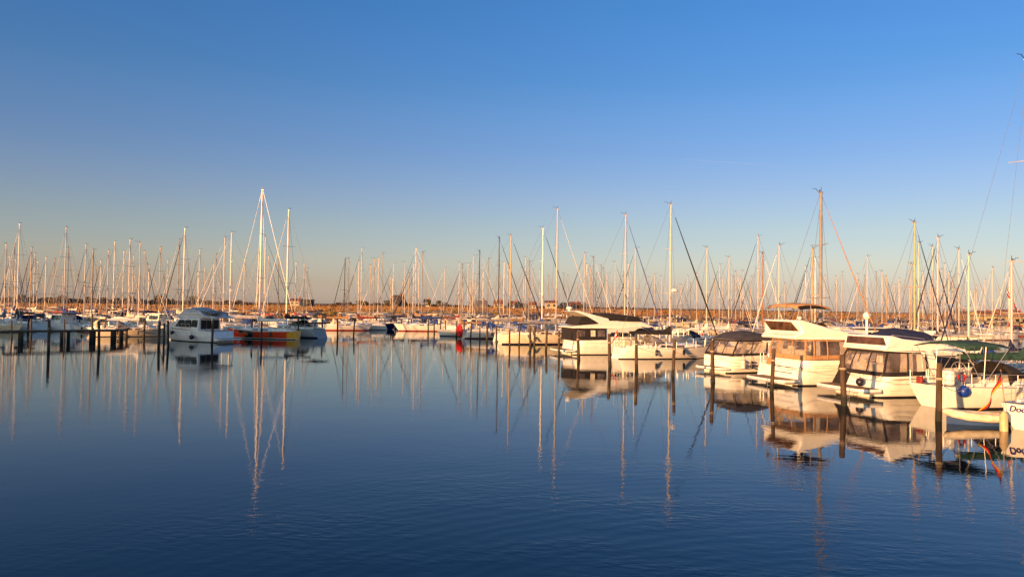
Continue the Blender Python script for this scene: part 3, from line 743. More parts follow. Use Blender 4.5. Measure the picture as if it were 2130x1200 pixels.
# --- yacht C: tan canvas cockpit tent, bimini over the flybridge
def yacht_tan_tent():
    hd, B, L = 75, 3.8, 11.2
    root = thing('motor_yacht', place_corner(1664, 805, hd, B), hd, 'white flybridge motor yacht with tan canvas tent and tan bimini on top', 'motor yacht')
    zs = (1.38, 1.45, 1.8); tw = .93; rs = .5
    hull(L, B, zs, tw=tw, rs=rs, rb=1.4, e0=.15, e1=.8, nst=22).build('hull', ['gelcoat', 'antifoul_black', 'gelcoat'], root, sharp=45)
    deck(L, B, zs, tw, rs).build('deck', 'deck_grey', root)
    mb = MB()
    for sg in (-1, 1): mb.tube([(t / 20 * L + rs * (1 - t / 20) ** 5, sg * (halfb(t / 20, B, tw) + .01), sheer(t / 20, zs) - .25) for t in range(20)], .035, 6)
    mb.build('rub_rail', 'gelcoat', root)
    hull_lines(root, L, B, tw, rs, zs, (.3, .56, .70))
    platform(root, -1.15, .15, 1.7, .16, .34)
    for zz in (.62, .92):
        mb = MB(); x = rs * (zz + .1) / zs[0] - .02
        mb.loft([[(x, y, zz) for y in (-.9, .95)] + [(x + .09, y, zz + .2) for y in (.95, -.9)], [(x - .02, y, zz) for y in (-.9, .95)] + [(x + .07, y, zz + .2) for y in (.95, -.9)]]); mb.build('transom_window', 'glass_dark', root)
    mb = MB(); mb.tube([(.42, -1.45, .92), (.36, -1.45, .92)], .12, 12); mb.build('shore_power_reel', 'teak', root)
    mb = MB(); mb.prism([(.35, .95), (.52, .95), (.62, 1.36), (.45, 1.36)], lambda x, z: .2); o = mb.build('transom_gate', 'canvas_tan', root); o.location = (-.04, 1.45, 0)
    fender(root, 2.7, -(halfb(2.7 / L, B, tw) + .14), .98, .16, .62)
    fender(root, 6.0, -(halfb(6. / L, B, tw) + .12), .9, .12, .6)
    enclosure(root, .40, 3.1, 1.40, 2.52, 1.76, 1.58, rake=.15, canvas='canvas_tan', posts=3, lower=.22, rim=.06, curtain=((-1, .30, .42), (-1, .84, .97), (1, .2, .45)))
    seats(root, .8, 1.1, 1.4)
    mb = MB(); mb.prism([(3.05, 1.38), (7.6, 1.5), (7.3, 1.6), (5.4, 2.5), (3.05, 2.5)], wtaper(1.6, 1.38, .15, 5, .7, 2.3)); sal = mb.build('saloon', 'gelcoat', root, bevel=.05)
    mb = MB()
    for sg in (-1, 1): mb.side([(3.3, 1.72), (6.6, 1.76), (5.3, 2.36), (3.3, 2.38)], wtaper(1.61, 1.38, .15, 5, .7, 2.3), sg, .015)
    pieces(mb, 'side_window', 'glass_dark', sal)
    wf = wtaper(1.82, 2.5, .16, 2.4, .6, 3.5, xa=-.1)
    mb = MB(); mb.prism([(-.05, 2.50), (-.15, 2.60), (.0, 2.72), (.25, 2.86), (.10, 3.48), (.22, 3.56), (.5, 3.5), (1.9, 3.16), (2.9, 2.96), (5.2, 2.76), (6.3, 2.62), (6.4, 2.5), (3, 2.5)], wf)
    fb = mb.build('flybridge', 'gelcoat', root, bevel=.11)
    q = MB(); q.box((3.0, -1.2, 1.42), (3.04, 1.2, 2.4)); q.build('saloon_door', 'glass_dark', root)
    mb = MB(); mb.loft([[(x_ + d_, y_, z_) for x_, y_, z_ in ((.20, 1.0, 2.95), (.20, -1.5, 2.95), (.10, -.95, 3.44), (.10, 1.5, 3.46))] for d_ in (-.05, .0)]); mb.build('aft_screen', 'tint_brown', fb)
    mb = MB(); mb.ball((.35, -1.35, 3.66), (.12, .12, .1)); mb.build('antenna_dome', 'gelcoat', fb)
    mb = MB(); mb.loft([[(1.9, y, 3.42) for y in (-1.2, 1.2)] + [(1.96, y, 3.42) for y in (1.2, -1.2)], [(2.5, y * .95, 2.95) for y in (-1.2, 1.2)] + [(2.58, y * .95, 2.95) for y in (1.2, -1.2)]]); mb.build('wind_deflector', 'tint_brown', fb)
    mb = MB(); lo = []
    for x, z in ((.15, 4.28), (.28, 4.43), (.9, 4.50), (1.6, 4.48), (2.15, 4.38), (2.35, 4.22)):
        lo.append([(x, y * 1.35, z - .10 * y * y) for y in (-1, -.6, 0, .6, 1)])
    mb.loft(lo, closed=False, cap=False); bm_ = mb.build('bimini', 'canvas_tan', root, sharp=60); so = bm_.modifiers.new('thick', 'SOLIDIFY'); so.thickness = .05
    mb = MB()
    for sg in (-1, 1):
        y = sg * 1.4
        mb.tube([(.2, y, 4.22), (1.1, y, 3.2)], .022, 6); mb.tube([(1.0, y, 4.38), (1.1, y, 3.2)], .022, 6); mb.tube([(2.3, y, 4.18), (1.2, y, 3.2)], .022, 6); mb.tube([(2.3, y, 4.18), (3.2, y * .9, 2.85)], .022, 6); mb.tube([(.2, y, 4.2), (.3, y, 3.4)], .022, 6)
    pieces(mb, 'bimini_frame', 'steel', bm_)
    rail(L, B, zs, tw, rs, h=.6, t0=.40, rad=.02).build('guardrail', 'steel', root)
    occupy(root, hd, L, 2.3); ALLBOATS.append((root, 1650)); return root
yacht_tan_tent()

# --- boat D: low cruiser with charcoal canvas roof
def cruiser_canvas_roof():
    hd, B, L = 66, 3.3, 9.2
    root = thing('motor_cruiser', place_corner(1522, 778, hd, B), hd, 'white sports cruiser with rounded stern and domed charcoal canvas roof', 'motor cruiser')
    zs = (1.08, 1.2, 1.55); tw = .9; rs = .18
    hull(L, B, zs, tw=tw, rs=rs, rb=1.3, e0=.16, e1=.8, nst=22).build('hull', ['gelcoat', 'antifoul_black', 'gelcoat'], root, sharp=45)
    deck(L, B, zs, tw, rs).build('deck', 'deck_grey', root)
    mb = MB()
    for i, zz in enumerate((.30, .52)): mb.tube([(t / 20 * L - .02 + rs * zz / zs[0] * (1 - t / 20) ** 5, -(halfb(t / 20, B, tw) * (1 - .06 / (i + 1)) + .02), zz + t * .01) for t in range(14)], .03, 6)
    mb.build('rub_rail', 'gelcoat', root)
    hull_lines(root, L, B, tw, rs, zs, (.45, .78))
    platform(root, -.7, .1, 1.35, .20, .36)
    enclosure(root, .15, 2.9, 1.12, 2.1, 1.5, 1.25, rake=.7, canvas='canvas_black', posts=2, lower=.14, rim=.05, sk=-.3, curtain=((-1, .35, .5),))
    seats(root, .7, .85, 1.2)
    mb = MB(); lo = []
    for i in range(9):
        t = i / 8; x = lerp(.6, 4.2, t); top = 2.12 + .58 * math.sin(min(1, t * 1.1) ** .8 * math.pi * .80 + .12)
        lo.append([(x, y * 1.42, lerp(2.08 + .04 * t, top, hz)) for y, hz in ((-1, 0), (-.93, .4), (-.6, .85), (0, 1), (.6, .85), (.93, .4), (1, 0))])
    mb.loft(lo); mb.build('canvas_roof', 'canvas_charcoal', root, sharp=40)
    w = wtaper(1.5, 1.2, .18, 4.2, .6, 2.4)
    mb = MB(); mb.prism([(2.3, 1.15), (7.0, 1.35), (6.8, 1.45), (4.6, 2.10), (2.6, 2.12), (3.3, 1.85)], w); sal = mb.build('deckhouse', 'gelcoat', root, bevel=.05)
    mb = MB()
    for sg in (-1, 1):
        mb.side([(3.55, 1.58), (4.3, 1.85), (5.3, 1.72), (6.0, 1.52)], w, sg, .015); mb.side([(3.35, 1.34), (3.6, 1.46), (5.8, 1.46), (6.0, 1.38)], w, sg, .015)
    pieces(mb, 'side_window', 'glass_dark', sal)
    for sg in (-1, 1):
        q = MB(); q.side([(2.95, 1.1), (3.95, 1.15), (4.1, 1.5), (4.9, 2.0), (4.5, 2.16), (3.2, 2.14), (3.25, 1.9)], wtaper(1.50, 1.1, .2), sg, .03); q.build('side_arch', 'gelcoat', root, bevel=.02)
    rail(L, B, zs, tw, rs, h=.55, t0=.4, rad=.018).build('guardrail', 'steel', root)
    fender(root, 1.6, -(halfb(1.6 / L, B, tw) + .1), .55, .1, .5, 'fender_dark'); fender(root, .9, -(halfb(.9 / L, B, tw) + .12), .6, .14, .55, 'fender_white')
    occupy(root, hd, L, 2.1); ALLBOATS.append((root, 1500))
cruiser_canvas_roof()

# --- yacht E: flybridge yacht with black canvas
def yacht_black_canvas():
    hd, B, L = 74, 4.1, 12.2
    root = thing('motor_yacht', place_corner(1196, 739, hd, B), hd, 'long white flybridge yacht wrapped in black canvas, radar arch raised aft', 'motor yacht')
    zs = (1.25, 1.35, 1.75); tw = .92; rs = .35
    hull(L, B, zs, tw=tw, rs=rs, rb=1.5, e0=.16, e1=.8, nst=22).build('hull', ['gelcoat', 'antifoul_black', 'gelcoat'], root, sharp=45)
    deck(L, B, zs, tw, rs).build('deck', 'deck_grey', root)
    hull_lines(root, L, B, tw, rs, zs, (.5, .8))
    platform(root, -1.1, .12, 1.8, .25, .42)
    for k_, x in enumerate((4.0,)):
        mb = MB(); mb.side([(x, .78), (x + 2.2, .80), (x + 2.2, .92), (x, .90)], lambda x, z: halfb(x / L, B, tw) * ((z + .25) / 1.7) ** .17 + .005, -1, .015); mb.build('porthole', 'glass_dark', root)
    mb = MB(); x = 1.15
    mb.prism([(0, 0), (0, 0)] if False else [(.1, 1.2), (3.0, 1.25), (3.0, 2.3), (.1, 2.3)], lambda x, z: 1.80 - .1 * (z - 1.2)); tent = mb.build('cockpit_tent', 'canvas_black', root, bevel=.06)
    for x0, x1 in ((.3, 1.0), (1.55, 1.95), (2.2, 2.85)):
        mb = MB(); mb.side([(x0, 1.6), (x1, 1.6), (x1, 2.12), (x0, 2.12)], lambda x, z: 1.80 - .1 * (z - 1.2) + .02, -1, .02); mb.build('tent_window', 'vinyl_clear' if x0 != 1.55 else 'canvas_cream', tent)
    w = wtaper(1.72, 1.3, .15, 5.5, .7, 2.6)
    mb = MB(); mb.prism([(3.0, 1.28), (9.0, 1.5), (8.8, 1.65), (6.4, 2.45), (3.0, 2.35)], w); sal = mb.build('saloon', 'gelcoat', root, bevel=.05)
    mb = MB()
    for sg in (-1, 1):
        mb.side([(3.3, 1.58), (3.5, 1.95), (5.6, 1.95), (5.8, 1.6)], w, sg, .02); mb.side([(5.7, 2.08), (6.1, 2.32), (6.5, 2.34), (8.3, 1.80), (8.0, 1.76)], w, sg, .02)
    pieces(mb, 'side_window', 'glass_dark', sal)
    mb = MB(); mb.loft([[(8.66, -1.0, 1.75), (8.66, 1.0, 1.75), (6.6, 1.3, 2.42), (6.6, -1.3, 2.42)], [(8.70, -1.0, 1.78), (8.70, 1.0, 1.78), (6.64, 1.3, 2.46), (6.64, -1.3, 2.46)]]); mb.build('windscreen', 'glass_dark', sal)
    wf = wtaper(1.82, 2.3, .18, 3.0, .6, 3.5)
    mb = MB(); mb.prism([(-.15, 2.30), (-.2, 2.42), (.4, 2.52), (2.4, 2.7), (1.2, 3.35), (.1, 3.75), (.45, 3.8), (1.7, 3.5), (3.2, 3.15), (3.3, 2.95), (6.4, 2.98), (6.9, 2.8), (8.2, 2.45), (7.4, 2.36), (3, 2.3)], wf)
    fb = mb.build('flybridge', 'gelcoat', root, bevel=.04)
    mb = MB(); lo = []
    for x, zt, ww in ((2.4, 3.5, .2), (2.7, 3.62, 1.4), (3.6, 3.62, 1.55), (5.2, 3.45, 1.5), (6.2, 3.35, 1.4), (6.5, 3.0, 1.3)):
        lo.append([(x, y * ww, lerp(2.92, zt, hz)) for y, hz in ((-1, 0), (-1, .85), (-.7, 1), (.7, 1), (1, .85), (1, 0))])
    mb.loft(lo); mb.build('fly_cover', 'canvas_black', fb, sharp=25)
    mb = MB(); mb.prism([(.35, 2.58), (2.2, 2.72), (1.15, 3.3), (.75, 3.25)], lambda x, z: 1.66); mb.build('aft_curtain', 'canvas_black', fb)
    mb = MB(); mb.ball((.2, 0, 4.0), (.3, .3, .16), n=14); mb.tube([(.2, 0, 3.75), (.2, 0, 3.95)], .1, 8); mb.tube([(.35, .9, 3.75), (.3, .9, 5.2)], .012, 4); mb.build('radar_dome', 'gelcoat', fb)
    rail(L, B, zs, tw, rs, h=.6, t0=.36, rad=.022).build('guardrail', 'steel', root)
    occupy(root, hd, L, 2.4); ALLBOATS.append((root, 1200))
yacht_black_canvas()

# --- left basin: flybridge cruiser lying in the shade
def cruiser_in_shade():
    hd, B, L = -68, 3.5, 8.6
    # stern to the right; port side and bow turn to the left
    c = ground(482, 713)
    root = thing('motor_cruiser', c + Vector((-math.sin(R(20)), -.1, 0)) * .1 + Vector((-.9, .8, 0)), hd, 'white flybridge cruiser in the shade with grey hood, stern to the right', 'motor cruiser')
    zs = (1.1, 1.2, 1.7); tw = .92; rs = .3
    hull(L, B, zs, tw=tw, rs=rs, rb=1.3, e0=.16, e1=.8, nst=20).build('hull', ['cool_white', 'antifoul_black', 'cool_white'], root, sharp=45)
    deck(L, B, zs, tw, rs).build('deck', 'deck_grey', root)
    platform(root, -.9, .12, 1.6, .22, .38)
    w = wtaper(1.55, 1.2, .12, 4.6, .7, 2.6)
    mb = MB(); mb.prism([(2.1, 1.1), (6.9, 1.4), (6.6, 1.52), (4.7, 2.36), (2.1, 2.38)], w); sal = mb.build('saloon', 'cool_white', root, bevel=.05)
    mb = MB()
    for sg in (-1, 1):
        for a0, a1 in ((2.3, 3.1), (3.2, 4.0), (4.1, 4.85)): mb.side([(a0, 1.5), (a1 + (.35 if a1 > 4.5 else 0), 1.52), (a1 - .12, 2.2), (a0, 2.22)], w, sg, .02)
    pieces(mb, 'side_window', 'glass_shade', sal)
    mb = MB(); 
    for y0, y1 in ((-1.2, -.45), (-.35, .4), (.5, 1.2)): mb.box((2.04, y0, 1.3), (2.09, y1, 2.2))
    pieces(mb, 'saloon_door', 'glass_shade', sal)
    mb = MB(); mb.loft([[(6.5, -.95, 1.58), (6.5, .95, 1.58), (4.85, 1.2, 2.3), (4.85, -1.2, 2.3)], [(6.54, -.95, 1.6), (6.54, .95, 1.6), (4.9, 1.2, 2.33), (4.9, -1.2, 2.33)]]); mb.build('windscreen', 'glass_shade', sal)
    wf = wtaper(1.66, 2.4, .1, 3.0, .6, 2.6, xa=.1)
    mb = MB(); mb.prism([(.1, 2.42), (.0, 2.52), (1.1, 2.66), (1.9, 2.95), (4.3, 2.96), (5.3, 2.62), (5.5, 2.4)], wf); fb = mb.build('flybridge', 'cool_white', root, bevel=.04)
    mb = MB(); lo = []
    for x, zt in ((1.9, 3.0), (2.3, 3.3), (3.0, 3.5), (3.8, 3.48), (4.4, 3.28), (4.8, 2.95)):
        lo.append([(x, y * 1.35, lerp(2.88 if x < 4.7 else 2.75, zt, hz)) for y, hz in ((-1, 0), (-.92, .6), (-.5, .95), (0, 1), (.5, .95), (.92, .6), (1, 0))])
    mb.loft(lo); mb.build('fly_hood', 'canvas_light', fb, sharp=40)
    mb = MB(); mb.prism([(.5, 2.86), (2.2, 3.08), (2.2, 3.14), (.4, 2.93)], lambda x, z: 1.2); mb.tube([(.7, -1.1, 2.6), (1.0, -1.1, 2.95)], .03, 6); mb.tube([(.7, 1.1, 2.6), (1.0, 1.1, 2.95)], .03, 6); mb.build('aft_bimini', 'canvas_grey', fb)
    for sg in (1, -1):
        mb = MB(); mb.tube([(.3, sg * 1.45, 1.1), (.45, sg * 1.45, 2.42)], .04, 8); mb.build('post', 'cool_white', root)
        ballf(root, 2.6, sg * (halfb(.3, B, tw) + .15), .50, .24, 'fender_dark'); ballf(root, 5.4, sg * (halfb(.63, B, tw) + .12), .9, .2, 'fender_dark')
    hull_lines(root, L, B, tw, rs, zs, (.45, .8))
    rail(L, B, zs, tw, rs, h=.6, t0=.36, rad=.022).build('guardrail', 'steel', root)
    occupy(root, hd, L, 2.2); ALLBOATS.append((root, 430))
cruiser_in_shade()

# ------------------------------------------------------------------ near sailing boats
def stern_at(px, py, hd, B, corner=True):
    return place_corner(px, py, hd, B)
def sail_at(o, hd, xm_frac, L, H):        # pixel-free placement: derive the masthead pixel arguments from the stern position
    f2 = Vector((math.sin(R(hd)), math.cos(R(hd)), 0)); ft = Vector(o) + f2 * (L * xm_frac)
    q = Vector((ft.x, ft.y, H)) - Vector((0, 0, CH)); return 1065 + FP * q.dot(cr) / q.dot(fw), 600 - FP * q.dot(cu) / q.dot(fw), ft.y
# boat A: white sailing yacht with green boom cover and green bimini
o = place_corner(2005, 857, 76, 3.2); L = 10.2
px_, py_, D_ = sail_at(o, 76, .50, L, 15.8)
ra, L, B, zs = sailboat(px_, py_, D_, hd=76, L=L, frac=.50, cover='canvas_green', genoa='canvas_cream', hood='canvas_black', bimini='canvas_green', stripe='gelcoat', mast='mast_alloy', rm=.055, spr=2, rs=-.35, name='sailing_yacht', wr=.005, gr=.03)
tag(ra, 'white sailing yacht with green boom cover, green bimini and blue ball fender', 'sailing yacht')
ballf(ra, .35, -(B * .39), .80, .25, 'fender_blue')
mb = MB(); mb.box((-.05, -.95, 1.02), (.22, -.55, 1.62)); mb.box((-.05, -.52, 1.02), (.22, -.12, 1.62)); pieces(mb, 'life_raft_canister', 'gelcoat', ra, bevel=.06)
mb = MB(); mb.tube([(.1, 1.3, .9), (.1, 1.3, 2.45)], .014, 6); mb.tube([(.1, -1.3, .9), (.1, -1.3, 2.45)], .014, 6); mb.tube([(.1, -1.3, 2.2), (.1, 1.3, 2.2)], .02, 6); mb.build('stern_arch', 'steel', ra)
mb = MB(); mb.box((-.12, .55, .55), (.02, .85, 1.25)); mb.build('outboard_engine', 'canvas_red', ra, bevel=.05)
occupy(ra, 76, L, 2.0); ALLBOATS.append((ra, px_))
# boat at the right edge: transom with lettering
c_ = ground(2090, 889); o = c_ + Vector((.44, -.83, 0))
hd = 62; L = 9.5; px_, py_, D_ = sail_at(o, hd, .5, L, 12)
rb_, L, B, zs = sailboat(px_, py_, D_, hd=hd, L=L, frac=.5, hood=None, cover='canvas_cream', rs=-.25, stripe='gelcoat', name='sailing_yacht')
tag(rb_, 'white yacht cut by the right edge, dark lettering on its transom', 'sailing yacht')
name_letters('Dodo', rb_, (-.262, .66, .64), (R(104), 0, R(-90)), .30)
ensign(rb_, .1, B * .34, zs[0], 'tricolour', w=1.5, h=.5, lean=-.25, pole=1.15)
occupy(rb_, hd, L, 1.8); ALLBOATS.append((rb_, px_))
# dinghy lying astern of it
def dinghy(px, py, hd, L, label, wm='fender_white', inner='rubber_grey', bot='antifoul_blue', z=0):
    root = thing('dinghy', ground(px, py), hd, label, 'dinghy'); B = L * .42
    mb = MB(); mb.loft([[(x, y * w, zz) for y, zz in ((-1, .26), (-.8, .0), (0, -.12), (.8, .0), (1, .26))] for x, w in ((0, B * .42), (L * .3, B * .46), (L * .65, B * .40), (L * .9, B * .16), (L, .03))], closed=False)
    mb.build('hull', bot, root)
    mb = MB(); mb.tube([(0, B * .45, .28), (L * .35, B * .48, .28), (L * .7, B * .40, .32), (L * .93, B * .18, .40), (L * 1.0, 0, .44), (L * .93, -B * .18, .40), (L * .7, -B * .40, .32), (L * .35, -B * .48, .28), (0, -B * .45, .28)], [.11, .16, .16, .15, .14, .15, .16, .16, .11], 12)
    mb.build('buoyancy_tube', wm, root, sharp=60)
    mb = MB(); mb.box((L * .35, -B * .42, .26), (L * .45, B * .42, .30)); mb.build('thwart', 'teak', root)
    mb = MB(); mb.box((.03, -B * .36, -.05), (.08, B * .36, .42)); mb.build('transom', inner, root)
    mb = MB(); mb.box((-.12, -.1, .3), (.12, .1, .62)); mb.box((-.05, -.04, -.2), (.03, .04, .3)); mb.build('outboard_engine', 'canvas_black', root, bevel=.03)
    return root
dinghy(2093, 884, -84, 2.05, 'small pale dinghy tied behind the yachts at the right edge', 'canvas_cream', 'canvas_grey')
mb = MB(); g_ = ground(2088, 896)
mb.tube([(0, 0, -.1), (0, 0, .0), (0, 0, .55), (0, 0, .68)], [.05, .13, .13, .04], 12); mb.tube([(0, 0, .68), (.2, .3, 1.1)], .012, 4)
o = mb.build('fender', 'fender_yellow'); o.location = g_; tag(o, 'yellow cylinder fender hanging between dinghy and lettered transom', 'fender')

# boat F: low white sailing yacht with dark boom cover, radar on the mast
rf, L, B, zs = sailboat(1396, 419, 62.0, hd=74, L=9.8, frac=.50, cover='canvas_black', genoa='canvas_black', hood='canvas_grey', stripe='gelcoat', radar=True, flag='cross', name='sailing_yacht', gr=.06, mast='mast_alloy')
tag(rf, 'cream-lit sailing yacht with radar on mast, grey hood and Danish flag', 'sailing yacht'); occupy(rf, 74, L, 1.8); ALLBOATS.append((rf, 1396))
# tall grey mast between the tan and the charcoal boats
rg, L, B, zs = sailboat(1708, 391, 46.5, hd=74, L=9.2, frac=.44, cover='canvas_grey', genoa='canvas_tan', hood='canvas_grey', rm=.10, spr=2, name='sailing_yacht', gr=.035, mast='mast_grey')
tag(rg, 'sailing yacht with the thickest grey mast, rising behind the tan bimini', 'sailing yacht'); occupy(rg, 74, L, 1.3); ALLBOATS.append((rg, 1708))

# orange racing yacht
def og(t, lev):       # colour fields painted on the topsides, stern to bow
    if lev == 7: return 0
    if t < .06: return 3
    if t < .12: return 3 if lev < 6 else 4
    if .40 < t < .46 and lev > 4: return 3
    if .58 < t < .64: return 5
    if .66 < t < .72: return 6 if 3 < lev < 6 else 5
    if .30 < t < .36 and lev < 6: return 6
    if .74 < t < .80: return 5 if lev > 4 else 4
    return 4
ro, L, B, zs = sailboat(546, 390, 85.0, hd=-81, L=8.6, frac=.54, hullm='gelcoat', stripe='gelcoat', anti='antifoul_black', xtra=['red_paint', 'black_paint', 'orange_paint'], side_fn=lambda t, lev, k: og(t, lev), cover='canvas_white', genoa='canvas_white', hood=None, mast='mast_white', rm=.10, spr=2, rs=.02, name='racing_yacht', gr=.028, fb=1.2, tk=3)
h_ = [c for c in ro.children if c.name.startswith('hull')][0]
h_.data.materials[3] = MT['yellow_paint']
tag(ro, 'racing yacht with red and yellow painted topsides and very tall white mast', 'racing yacht'); occupy(ro, -81, L, 1.9); ALLBOATS.append((ro, 546))
# open-sterned yacht right of it
rh, L, B, zs = sailboat(601, 432, 92.0, hd=-58, L=11.5, frac=.55, hullm='grey_paint', cover='canvas_black', genoa='canvas_white', hood='canvas_black', bimini='canvas_grey', mast='mast_white', rm=.10, spr=2, rs=.9, name='sailing_yacht', gr=.03)
tag(rh, 'grey-hulled sailing yacht with scooped stern and tall mast right of the red racing yacht', 'sailing yacht'); occupy(rh, -58, L, 1.9); ALLBOATS.append((rh, 601))

# ------------------------------------------------------------------ the many moored sailing boats: one entry per mast seen in the photo
# px, py of the masthead, then optional: distance, heading, overrides
CW = dict(w='canvas_white', c='canvas_cream', n='canvas_navy', b='canvas_blue', k='canvas_black', g='canvas_grey', t='canvas_tan', r='canvas_red', e='canvas_green')
CNAME = dict(canvas_white='white', canvas_cream='cream', canvas_navy='navy', canvas_blue='blue', canvas_black='black', canvas_grey='grey', canvas_tan='tan', canvas_red='red', canvas_green='green')
HNAME = dict(gelcoat='white', cool_white='white', cream='cream', grey_paint='grey', navy_paint='navy', green_paint='green', red_paint='red', teal_paint='teal')
LIST = [
 (41, 462, 99, -62, dict(hullm='cool_white', cover='canvas_black', mast='mast_white')), (138, 470, 103, -60, dict(cover='canvas_blue', hood='canvas_blue')),
 (385, 471, 90, -62, dict(cover='canvas_navy', mast='mast_white')), (482, 480, 97, -120, dict(mast='mast_white')), (553, 488, 93, 60, dict(cover='canvas_cream', hood=None)),
 (292, 500, 86, 62, dict(cover='canvas_white', hullm='cream', stripe='gelcoat')), (753, 514, 150, -60, {}), (866, 514, 141, -70, dict(hullm='gelcoat', stripe='teal_paint', anti='green_paint', cover='canvas_tan', L=11.5, H=0)),
 (1063, 485, 96, 74, dict(cover='canvas_grey', genoa='canvas_navy', anti='antifoul_red', mast='mast_gold', L=11.0)), (1039, 490, 108, 72, dict(mast='mast_black', genoa='canvas_black')),
 (1130, 470, 88, 76, dict(cover='canvas_blue', mast='mast_white', genoa='canvas_navy')), (1160, 429, 83, 74, dict(hullm='cream', cover='canvas_grey', hood='canvas_grey', anti='antifoul_black')),
 (1302, 441, 74, 72, dict(cover='canvas_navy', genoa='canvas_blue', mast='mast_alloy')), (1471, 510, 75, 70, {}), (1903, 455, 53, 72, dict(genoa='canvas_navy', mast='mast_gold')),
 (718, 536, 130, -50, dict(mast='mast_black', genoa='canvas_black')), (998, 518, 118, 70, dict(mast='mast_black')), (1235, 531, 104, 68, dict(mast='mast_wood')), (1587, 521, 84, 70, dict(mast='mast_wood')),
 (1216, 523, 112, -110, dict(genoa='canvas_black')), (1322, 512, 92, -112, dict(genoa='canvas_black')),
 (468, 490, 104, -118, {}), (179, 506, 108, -60, dict(cover='canvas_grey')), (1621, 504, 66, 250, {}), (1577, 487, 96, 250, {}), (1690, 511, 72, 250, dict(mast='mast_gold')),
 (1951, 487, 60, 250, {}), (2015, 521, 48, 250, dict(cover='canvas_green')), (2104, 533, 46, 250, dict(flag='cross')), (1995, 512, 58, 70, {}), (1940, 507, 72, 70, {}),
]
AUTO = [(13.5, 504), (30, 506), (66, 512), (73, 525), (79, 542), (96, 533), (114, 536), (131, 572), (143, 512), (194, 516), (210, 540), (226, 518), (239, 500), (258, 520), (271, 495), (278, 530), (302, 520),
 (334, 512), (342, 569), (349, 539), (373, 495), (416, 517), (450, 526), (509, 535), (540, 512), (559, 530), (580, 538), (616, 544), (640, 556), (726, 534), (747, 540), (771, 549), (779, 535), (788, 534), (796, 524),
 (843, 543), (851, 566), (861, 545), (872, 541), (879, 521), (887, 566), (919, 584), (925, 555), (956, 543), (961, 546), (978, 580), (985, 529), (1016, 535), (1049, 543), (1057, 546), (1094, 532), (1101, 540), (1107, 558),
 (1199, 588), (1221, 547), (1228, 552), (1251, 549), (1263, 567), (1280, 542), (1307, 546), (1376, 572), (1430, 572), (1450, 566), (1486, 579), (1497, 547), (1517, 531), (1531, 561), (1541, 573), (1563, 572), (1613, 581),
 (1632, 587), (1676, 551), (1696, 533), (1751, 563), (1783, 567), (1799, 571), (1804, 529), (1823, 563), (1835, 561), (1844, 572), (1896, 544), (1911, 500), (1920, 563), (1959, 557), (1966, 545), (1974, 563), (1988, 555),
 (2027, 600), (2064, 553)]
rl = random.Random(21)
# low far masts that fill the background
for i in range(104):
    x = rl.choice([rl.uniform(4, 340), rl.uniform(340, 660), rl.uniform(800, 1120), rl.uniform(960, 1300), rl.uniform(1180, 1560), rl.uniform(1180, 1600), rl.uniform(1560, 2120), rl.uniform(1740, 2120)])
    AUTO.append((x, hor(x) - rl.uniform(42, 92)))
for px, py, D, hd, kw in LIST:
    kw = dict(kw); kw.pop('H', None)
    if D > 78 or px > 1800: kw.setdefault('detail', 2 if D < 100 else 1)
    kw.setdefault('hood', rl.choice(['canvas_navy', 'canvas_blue', 'canvas_grey', 'canvas_cream']))
    kw.setdefault('genoa', rl.choice(['canvas_navy', 'canvas_white', 'canvas_charcoal', 'canvas_cream'])); kw.setdefault('gr', .03 if kw['genoa'] in ('canvas_white', 'canvas_cream') else rl.choice([.04, .055]))
    kw.setdefault('cover', rl.choice(['canvas_navy', 'canvas_cream', 'canvas_white', 'canvas_blue', 'canvas_grey']))
    best = None
    for q in (1, 1.03, .97, 1.06, .94, 1.1, 1.14):
        P = at(px, py, D * q); Lq = kw.get('L') or max(7.2, min(12.5, (P.z - .3) * .78)); f2 = Vector((math.sin(R(hd)), math.cos(R(hd)), 0))
        c = clash(Vector((P.x, P.y, 0)) - f2 * Lq * .55, hd, Lq) + abs(q - 1) * 6
        if best is None or c < best[0]: best = (c, D * q)
    rt, L, B, zs = sailboat(px, py, best[1], hd=hd, **kw)
    occupy(rt, hd, L, 1.5); ALLBOATS.append((rt, px))
    rt['_a'] = HNAME[kw.get('hullm', 'gelcoat')]; rt['_b'] = CNAME[kw['cover']]; rt['_m'] = {'mast_black': 'black', 'mast_wood': 'brown', 'mast_gold': 'golden'}.get(kw.get('mast'), '')
